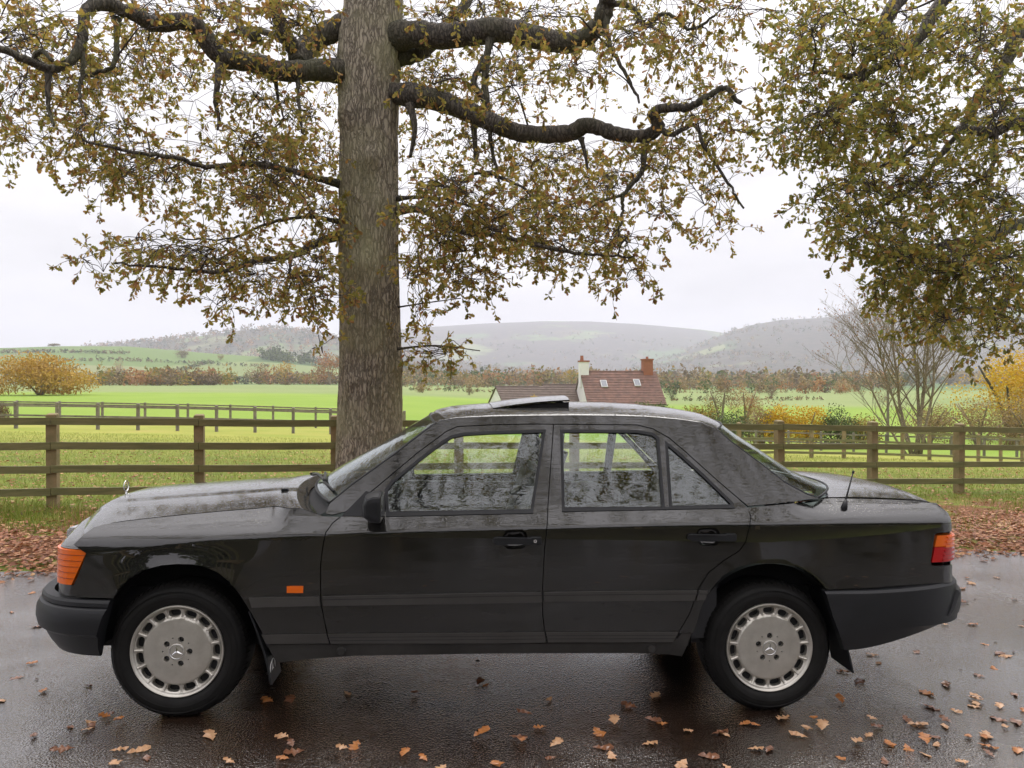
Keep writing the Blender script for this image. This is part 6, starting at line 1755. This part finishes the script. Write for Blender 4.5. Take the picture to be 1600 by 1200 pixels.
for (px_, pb, Y, wp, hp2, lb) in ((1450,664,60,120,56,'tan thicket behind the stems of the bare tree'), (1530,666,58,130,62,'broad tan thicket below the yellow maple'), (1610,668,57,110,66,'tan thicket at the end of the far fence')):
    bush('thicket', lb, 'shrub', px_, pb, Y, wp*1.15, hp2, 'tan', 5200, 0.14, 7, seed=int(px_))
bush('garden_shrub', 'golden shrub glowing between the two low roofs', 'shrub', 838, 632, 70, 46, 26, 'yellow', 900, 0.16, 4, seed=5)
bush('garden_shrub', 'small pale shrub against the white gable', 'shrub', 785, 642, 70, 26, 18, 'tan', 500, 0.14, 4, seed=6)
# trees standing singly out in the valley
for k, (px_, pb, Y, wp, hp2, pal, lb) in enumerate((
    (286,563,900,26,20,'brown','round tree on the skyline hedge of the left hill'),
    (186,572,700,18,18,'rust','small brown tree on the left hill below the skyline'),
    (345,562,900,14,12,'mixed','small yellowing tree at the hedge corner on the left hill'),
    (84,546,1050,22,10,'brown','low tree clump alone on the left skyline'),
    (446,604,330,22,12,'brown','spreading lone tree in the pale field left of the oak trunk'),
    (172,606,300,44,34,'brown','brown tree right of the golden willow'),
    (238,608,300,50,24,'rust','rust and grey trees in the hedge below the left hill'),
    (325,606,320,56,26,'brown','row-end brown tree standing by the pale field'),
    (405,596,420,44,34,'tan','tan tree in the copse below the left hill'),
    (440,596,430,50,40,'gold','golden tree in the copse below the left hill'),
    (515,596,400,60,56,'rust','tall rust-coloured larch at the oak trunk’s edge'),
    (660,606,180,30,10,'tan','low tan bush in the field right of the oak trunk'),
    (733,608,170,20,8,'brown','small low bush farther right in that field'),
    (843,600,240,20,12,'brown','small bare tree left of the cottage gable'),
    (1127,635,75,70,62,'brown','bare brown sapling behind the hedge'),
    (1165,632,78,60,48,'rust','russet sapling beside the bare brown one'),
    (1050,606,190,30,12,'dark','dark bush in the field right of the cottage'),
    (1205,608,200,24,12,'brown','lone brown bush in the green field at right'))):
    bush('field_tree', lb.replace('’', "'"), 'tree', px_, pb, Y, wp, hp2, pal, 900 if Y > 100 else 2600, None if Y > 100 else 0.13, 3, seed=100+k, trunk=0.08 if Y > 100 else 0.0)
# bare tree with several stems and a few russet leaves
def bare_tree():
    g = np.random.default_rng(77); Y = 46.0; p = at_depth(1432, 668, Y); z0 = gz(p[0], Y); m = Y/FPX
    o = empty('bare_tree', (p[0], Y, z0)); tag(o, 'nearly bare pale-stemmed tree with russet leaves on its left side', 'tree')
    tips = []; tw = MB()
    def grow(a, d, L_, r_, lev):
        n = 5; P = [a]; dd = d/np.linalg.norm(d)
        for i in range(n):
            dd = dd+g.normal(0, 0.075, 3)+np.array([0, 0, 0.03]); dd /= np.linalg.norm(dd); P.append(P[-1]+dd*L_/n)
        P = np.array(P); rr_ = np.linspace(r_, r_*0.5, n+1)
        if lev == 0:
            mb = MB(); mb.tube(P, rr_, 8); mb.build('trunk', M_pale_bark, o, smooth=True)
        else: tw.tube(P, rr_, 5 if lev < 3 else 3, False)
        tips.append((P[-1], lev))
        if lev < 4:
            for k in range((8, 5, 4, 3)[lev]):
                t = g.uniform(0.25, 1.0); i = min(int(t*n), n-1); b_ = P[i]+(P[i+1]-P[i])*(t*n-i)
                az = g.uniform(0, 2*np.pi); side = np.array([math.cos(az), math.sin(az)*0.7, g.uniform(0.1, 0.6)])
                grow(b_, dd*0.7+side*0.85, L_*g.uniform(0.42, 0.62), max(r_*0.42, 0.008), lev+1)
    for (tx, top_, r_) in ((1398,462,0.11),(1425,470,0.13),(1452,475,0.12),(1478,500,0.10),(1375,520,0.09),(1330,565,0.08)):
        e = at_depth(tx, top_, Y)-np.array([p[0], Y, z0])
        st = np.array([(tx-1432)*m*0.12, g.uniform(-0.2, 0.2), -0.1])
        d = e-st; grow(st, d, np.linalg.norm(d)*0.84, r_, 0)
    t = mesh_np('branches', np.concatenate(tw.v), tw.f, M_pale_bark, o, True); t['kind'] = 'stuff'
    left = np.array([q for q, l in tips if q[0] < -1.4 and l >= 2])
    if len(left):
        n = 700; q = left[g.integers(0, len(left), n)]+g.normal(0, 0.12, (n, 3))
        V_, F = scatter(TRI_V, TRI_F, q, rand_rot(n, g=g), g.uniform(0.08, 0.15, n))
        c = mesh_np('russet_leaves', V_, F, ML['rust'], o); c['kind'] = 'stuff'
bare_tree()
mb = MB(); q = at_depth(1387, 664, 62); mb.tube([(0,0,-0.2),(0.03,0,6.0)], [0.13,0.09], 8); mb.box((-0.7,-0.04,5.5),(0.7,0.04,5.6))
tp = mb.build('utility_pole', M_oldwood); tp.location = (q[0], 62, gz(q[0], 62)); tag(tp, 'thin wooden utility pole behind the bare tree', 'pole')
# woods and hedges too far off to tell one tree from the next
def wood(name, label, pts, pal_list, hgt, leafn=46, seed=0):
    """pts: (x, y) tree sites"""
    g = np.random.default_rng(seed); Vs = {}; Fs = {}; ofs = {}
    for (x, y) in pts:
        pal = pal_list[g.integers(0, len(pal_list))]; h = hgt*g.uniform(0.6, 1.25); w_ = h*g.uniform(0.4, 0.65)
        V_, F = foliage((w_, w_, h*0.55), leafn, h*(0.17 if leafn > 30 else 0.30), g, lumps=6)
        V_ += np.array([x, y, gz(x, y)+h*0.36])
        Vs.setdefault(pal, []).append(V_); Fs.setdefault(pal, []).append(F+ofs.get(pal, 0)); ofs[pal] = ofs.get(pal, 0)+len(V_)
    for pal in Vs:
        o = mesh_np(name, np.concatenate(Vs[pal]), np.concatenate(Fs[pal]), ML[pal]); tag(o, label, kind='stuff')
g = np.random.default_rng(5)
def sites(n, px0, px1, Y0, Y1, clump=0):
    Y = np.exp(g.uniform(math.log(Y0), math.log(Y1), n)); px = g.uniform(px0, px1, n)
    if clump: px = px+40*np.sin(Y*0.01+px*0.02)
    return np.stack([(px-800)/FPX*Y, Y], -1)
wood('valley_woodland', 'hazy autumn woodland along the valley floor', sites(900, 540, 1400, 420, 1000), ['brown','rust','tan','brown','mixed','green','tan'], 14, 46, 1)
wood('valley_woodland', 'hazy copses and hedges under the left hill', np.vstack([sites(60, 155, 300, 290, 340), sites(80, 400, 545, 400, 520), sites(50, 250, 360, 320, 350)]), ['brown','tan','rust','brown','mixed'], 9, 60, 2)
wood('valley_trees', 'scattered hedgerow trees in the fields before the woodland', np.vstack([sites(70, 1030, 1340, 260, 420), sites(40, 620, 780, 330, 420)]), ['brown','tan','rust','green'], 7, 60, 11)
wood('hillside_woodland', 'pale far woods scattered over the right-hand hillside', sites(2200, 900, 1700, 800, 3500, 1), ['brown','green','tan','brown','dark'], 19, 20, 3)
wood('hillside_woodland', 'pale far woods on the slopes behind the valley', sites(2000, 480, 1180, 900, 4200, 1), ['brown','green','tan','brown','dark'], 20, 18, 4)
wood('hilltop_woodland', 'far wooded hill at left', np.vstack([sites(1300, 130, 640, 1750, 2650)]), ['brown','rust','brown','dark'], 22, 18, 5)
wood('skyline_copse', 'dark copse of straight trees on the left skyline', sites(46, 405, 492, 940, 1000), ['green','dark','green'], 19, 70, 6)
# field hedges on the left hill: lines of low bushes
lines = []
for (a, b_, Ya, Yb) in (((-100,0),(420,0),820,840),((-80,0),(360,0),700,690),((-60,0),(480,0),560,600),((190,0),(330,0),560,860),((60,0),(520,0),480,470),((300,0),(520,0),640,760),((-50,0),(200,0),930,900)):
    for t in np.linspace(0, 1, 90):
        Y = Ya+(Yb-Ya)*t; px_ = a[0]+(b_[0]-a[0])*t; lines.append(((px_-800)/FPX*Y+g.normal(0, 1), Y+g.normal(0, 1)))
wood('field_hedges', 'dark hedge lines dividing the fields of the left hill', lines, ['dark','brown','green'], 6.0, 26, 7)
lines = []
for (a, b_, Ya, Yb) in ((600,1000,300,330),(640,900,210,220),(1020,1330,260,300),(1030,1280,170,190),(700,780,240,420)):
    for t in np.linspace(0, 1, 60):
        Y = Ya+(Yb-Ya)*t; px_ = a+(b_-a)*t; lines.append(((px_-800)/FPX*Y+g.normal(0, 0.6), Y+g.normal(0, 0.6)))
wood('field_hedges', 'low hedges between the fields around the cottage', lines, ['brown','green','tan'], 1.4, 22, 8)
# unseen tree belt added to cover low sky and darken the car's reflections
back = []
for k in range(16):
    back.append((-30+k*4.0+g.uniform(-1, 1), -17+g.uniform(-2.5, 2.5)))
wood('added_tree_belt', 'added belt of trees across the lane that darkens the car reflections', back, ['green','dark','brown'], 11, 520, 9)

# ------------------------------------------------------------------ grass, litter, fallen leaves
def tuft_mesh():
    V_, F = [], []
    return np.array([(-0.004,0,0),(0.004,0,0),(0.010,0,1.0)]), np.array([(0,1,2)])
BL_V, BL_F = np.array([(-0.05,0,0),(0.05,0,0),(0.12,0.05,1.0)]), np.array([(0,1,2)])
M_grass = leaf_mat('grass_blades', [(0.0, (0.12, 0.17, 0.02)), (0.5, (0.20, 0.25, 0.035)), (0.85, (0.28, 0.29, 0.06)), (1.0, (0.34, 0.28, 0.10))], rough=0.6, trans=0.3)
def grass(name, label, X, Y, hlo, hhi, seed):
    g = np.random.default_rng(seed); n = len(X); Z = ground_z(X, Y)
    pos = np.stack([X, Y, Z-0.005], -1); h = g.uniform(hlo, hhi, n)
    a = g.uniform(0, 2*np.pi, n); lean = g.normal(0, 0.35, (n, 2))
    ca, sa = np.cos(a), np.sin(a)
    rot = np.zeros((n, 3, 3)); rot[:, 0, 0] = ca; rot[:, 1, 0] = sa; rot[:, 0, 1] = -sa; rot[:, 1, 1] = ca
    rot[:, 0, 2] = lean[:, 0]; rot[:, 1, 2] = lean[:, 1]; rot[:, 2, 2] = 1
    V_, F = scatter(BL_V, BL_F, pos, rot, h)
    o = mesh_np(name, V_, F, M_grass); tag(o, label, kind='stuff'); return o
g = np.random.default_rng(31)
n = 150000
Y = 8.3+22*g.uniform(0, 1, n)**1.5; X = g.uniform(-0.85, 0.85, n)*Y*1.02
rel = Y-0.19*X
edge = 8.0+0.7*np.sin(X*1.7)+0.5*np.sin(X*4.1+2)
dens = np.where(rel > 11.0, 1.0, np.where(rel > edge, 0.42+0.3*np.sin(X*2.3+1.0), 0.03))
k = g.uniform(0, 1, n) < dens
grass('paddock_grass', 'short autumn grass of the paddock and verge', X[k], Y[k], 0.035, 0.10, 1)
n = 2200; X = g.normal(0, 0.9, n)*1.0; c = g.integers(0, 3, n)
cx = np.array([-7.0, -6.4, 8.6])[c]; cy = np.array([9.6, 9.2, 11.2])[c]
grass('verge_weeds', 'taller weeds at the foot of the roadside fence', cx+g.normal(0, 0.55, n), cy+g.normal(0, 0.35, n), 0.07, 0.2, 2)
M_litter = leaf_mat('leaf_litter', [(0.0, (0.14, 0.05, 0.024)), (0.3, (0.28, 0.105, 0.045)), (0.6, (0.40, 0.165, 0.075)), (0.85, (0.46, 0.235, 0.12)), (1.0, (0.50, 0.30, 0.13))], rough=0.5, trans=0.15)
def litter(name, label, X, Y, lift, seed, flat=0.35, lobes=False):
    g = np.random.default_rng(seed); n = len(X)
    pos = np.stack([X, Y, surf_z(X, Y)+g.uniform(0.003, lift, n)], -1)
    a = g.uniform(0, 2*np.pi, n); d = np.stack([np.cos(a), np.sin(a), g.normal(0, flat*0.5, n)], -1)
    rot = frames(d, g.normal(0, flat, n)+np.where(g.uniform(0, 1, n) < 0.4, np.pi, 0))
    V_, F = scatter(LEAF_V if lobes else LEAFS_V, LEAF_F if lobes else LEAFS_F, pos, rot, g.uniform(0.42, 0.88, n))
    o = mesh_np(name, V_, F, M_litter); tag(o, label, kind='stuff'); return o
g = np.random.default_rng(41); n = 38000
X = g.uniform(-9, 11, n); t = g.uniform(0, 1, n); Y = road_far(X)-0.15+t*3.6+g.normal(0, 0.12, n)
keep = g.uniform(0, 1, n) < np.clip(1.1-0.55*t+0.35*np.sin(X*1.3+Y*2.0), 0.08, 1)
litter('leaf_litter', 'drift of brown oak leaves along the verge', X[keep], Y[keep], 0.035, 3)
n = 9000; Y = 9.5+14*g.uniform(0, 1, n)**1.4; X = g.uniform(-0.8, 0.8, n)*Y
litter('paddock_leaves', 'oak leaves scattered over the paddock grass', X, Y, 0.06, 4)
n = 1100; X = g.uniform(-5.5, 6.5, n); Y = g.uniform(2.0, 6.8, n)
w_ = np.clip(0.10+0.5*sstep(0.5, 4.0, X)+0.9*sstep(5.6, 6.6, Y-0.138*X), 0, 1)
kk = g.uniform(0, 1, n) < w_*0.6
n2 = int(kk.sum())
pos = np.stack([X[kk], Y[kk], surf_z(X[kk], Y[kk])+0.004], -1); a = g.uniform(0, 2*np.pi, n2)
rot = frames(np.stack([np.cos(a), np.sin(a), np.zeros(n2)], -1), g.normal(0, 0.2, n2))
V_, F = scatter(LEAFS_V, LEAFS_F, pos, rot, g.uniform(0.12, 0.42, n2))
o = mesh_np('leaf_fragments', V_, F, pmat('wet_leaf_scraps', (0.045, 0.026, 0.016), 0.4)); tag(o, 'dark scraps of leaf and twig stuck to the wet tarmac', kind='stuff')
# single leaves on the tarmac
Z7 = [(235,440),(345,485),(395,458),(340,452),(265,355),(305,343),(350,345),(385,342),(295,375),(855,297),(910,302),(665,418),(735,488),(915,438),(953,448),(905,475),(1090,441),(1120,415),(1308,262),(1480,405),(1255,468),(1335,482),(1540,480),(1490,243),(1530,238),(1590,405),(1075,262),(1395,492),(905,410),(460,485)]
Z8 = [(125,280),(65,337),(108,373),(35,405),(118,437),(140,470),(250,438),(255,375),(320,368),(393,314),(415,346),(460,264),(490,363),(405,433),(305,450),(568,385),(623,400),(545,477),(580,463),(735,445),(795,457),(655,490),(710,367),(778,372),(682,409),(865,340),(957,342),(968,386),(925,410),(1010,465),(1033,303),(918,370),(1127,392),(1160,468),(1165,412),(1235,365),(1220,337),(1085,410),(1275,302),(1360,253),(1510,147),(1568,153),(1525,318),(1375,362),(1480,385),(1430,398),(1530,366),(1585,372),(1585,315),(1470,285),(1580,280),(1430,483),(1510,475),(1580,460),(1480,218)]
spots = [(a/2, 950+b_/2) for a, b_ in Z7]+[(800+a/2, 950+b_/2) for a, b_ in Z8]
for k in range(46): spots.append((g.uniform(1330, 1600), g.uniform(890, 1180)))
for k in range(14): spots.append((g.uniform(0, 160), g.uniform(925, 1150)))
for k in range(60):      # more leaves on the lane to either side of the view
    yy_ = g.uniform(0.6, 6.0); xx_ = g.uniform(-8, 9)
    if yy_ < 1.4+0.0*xx_ or abs(xx_) > 0.72*yy_: spots.append((800+FPX*xx_/yy_, HORIZON+FPX*CAM_H/yy_))
KINDS = [('orange', pmat('orange_leaf', (0.42, 0.17, 0.045), 0.45, color2=(0.28, 0.10, 0.03), vscale=30, coat=0.3), 'bright orange-brown oak leaf lying wet on the tarmac'),
         ('tan', pmat('tan_leaf', (0.50, 0.30, 0.16), 0.45, color2=(0.38, 0.20, 0.10), vscale=30, coat=0.3), 'pale tan oak leaf lying wet on the tarmac'),
         ('brown', pmat('brown_leaf', (0.20, 0.085, 0.04), 0.4, color2=(0.12, 0.05, 0.025), vscale=30, coat=0.4), 'dark sodden brown oak leaf lying on the tarmac')]
LM_ = {}
for kn, mat_, lb in KINDS:
    for v in range(3):
        gg = np.random.default_rng(v+9); V_ = LEAF_V.copy(); V_[:, 2] = 0.004+0.06*gg.normal(0, 0.1)*V_[:, 0]+gg.uniform(-0.004, 0.009, len(V_))+(v == 1)*0.10*(V_[:, 0]-0.05)**2*4
        V_[:, 1] *= gg.uniform(0.85, 1.2)
        thick = V_-np.array([0, 0, 0.0012])
        me = bpy.data.meshes.new('oak_leaf')
        F = [tuple(map(int, f)) for f in LEAF_F]+[tuple(int(i)+len(V_) for i in f[::-1]) for f in LEAF_F]
        me.from_pydata([tuple(map(float, q)) for q in V_]+[tuple(map(float, q)) for q in thick], [], F); me.update(); me.materials.append(mat_)
        LM_[(kn, v)] = me
for k, (px_, py_) in enumerate(spots):
    d = ray(px_, py_); nrm_ = np.array([0.0131, 0.0175, 1.0]); den = d@nrm_
    z0 = float(plane_z(0, 0))+0.004
    t = (z0-CAM_H)/(d[2]+0.0131*d[0]+0.0175*d[1]); p = np.array([0, 0, CAM_H])+d*t
    kn, mat_, lb = KINDS[int(g.choice(3, p=[0.36, 0.34, 0.30]))]
    o = bpy.data.objects.new('fallen_leaf', LM_[(kn, int(g.integers(0, 3)))])
    s_ = g.uniform(0.5, 0.95); o.scale = (s_, s_, s_)
    o.rotation_euler = (g.normal(0, 0.10), g.normal(0, 0.10), g.uniform(0, 6.28))
    o.location = (p[0], p[1], p[2]+0.003); link(o); tag(o, lb, 'leaf', kn+' oak leaves lying on the wet lane')

# ------------------------------------------------------------------ haze over the valley
mb = MB(); mb.box((-7400, -7400, -60), (7400, 7400, 560))
hz = mb.build('haze'); tag(hz, 'pale autumn mist hanging over the valley', kind='stuff')
m = bpy.data.materials.new('haze'); m.use_nodes = True; N, L = nodes_of(m); N.remove(N['Principled BSDF'])
pv = N.new('ShaderNodeVolumePrincipled'); pv.inputs['Color'].default_value = (0.87, 0.89, 1.0, 1); pv.inputs['Density'].default_value = 0.0002; pv.inputs['Anisotropy'].default_value = 0.2
L.new(pv.outputs[0], N['Material Output'].inputs['Volume']); hz.data.materials.append(m)
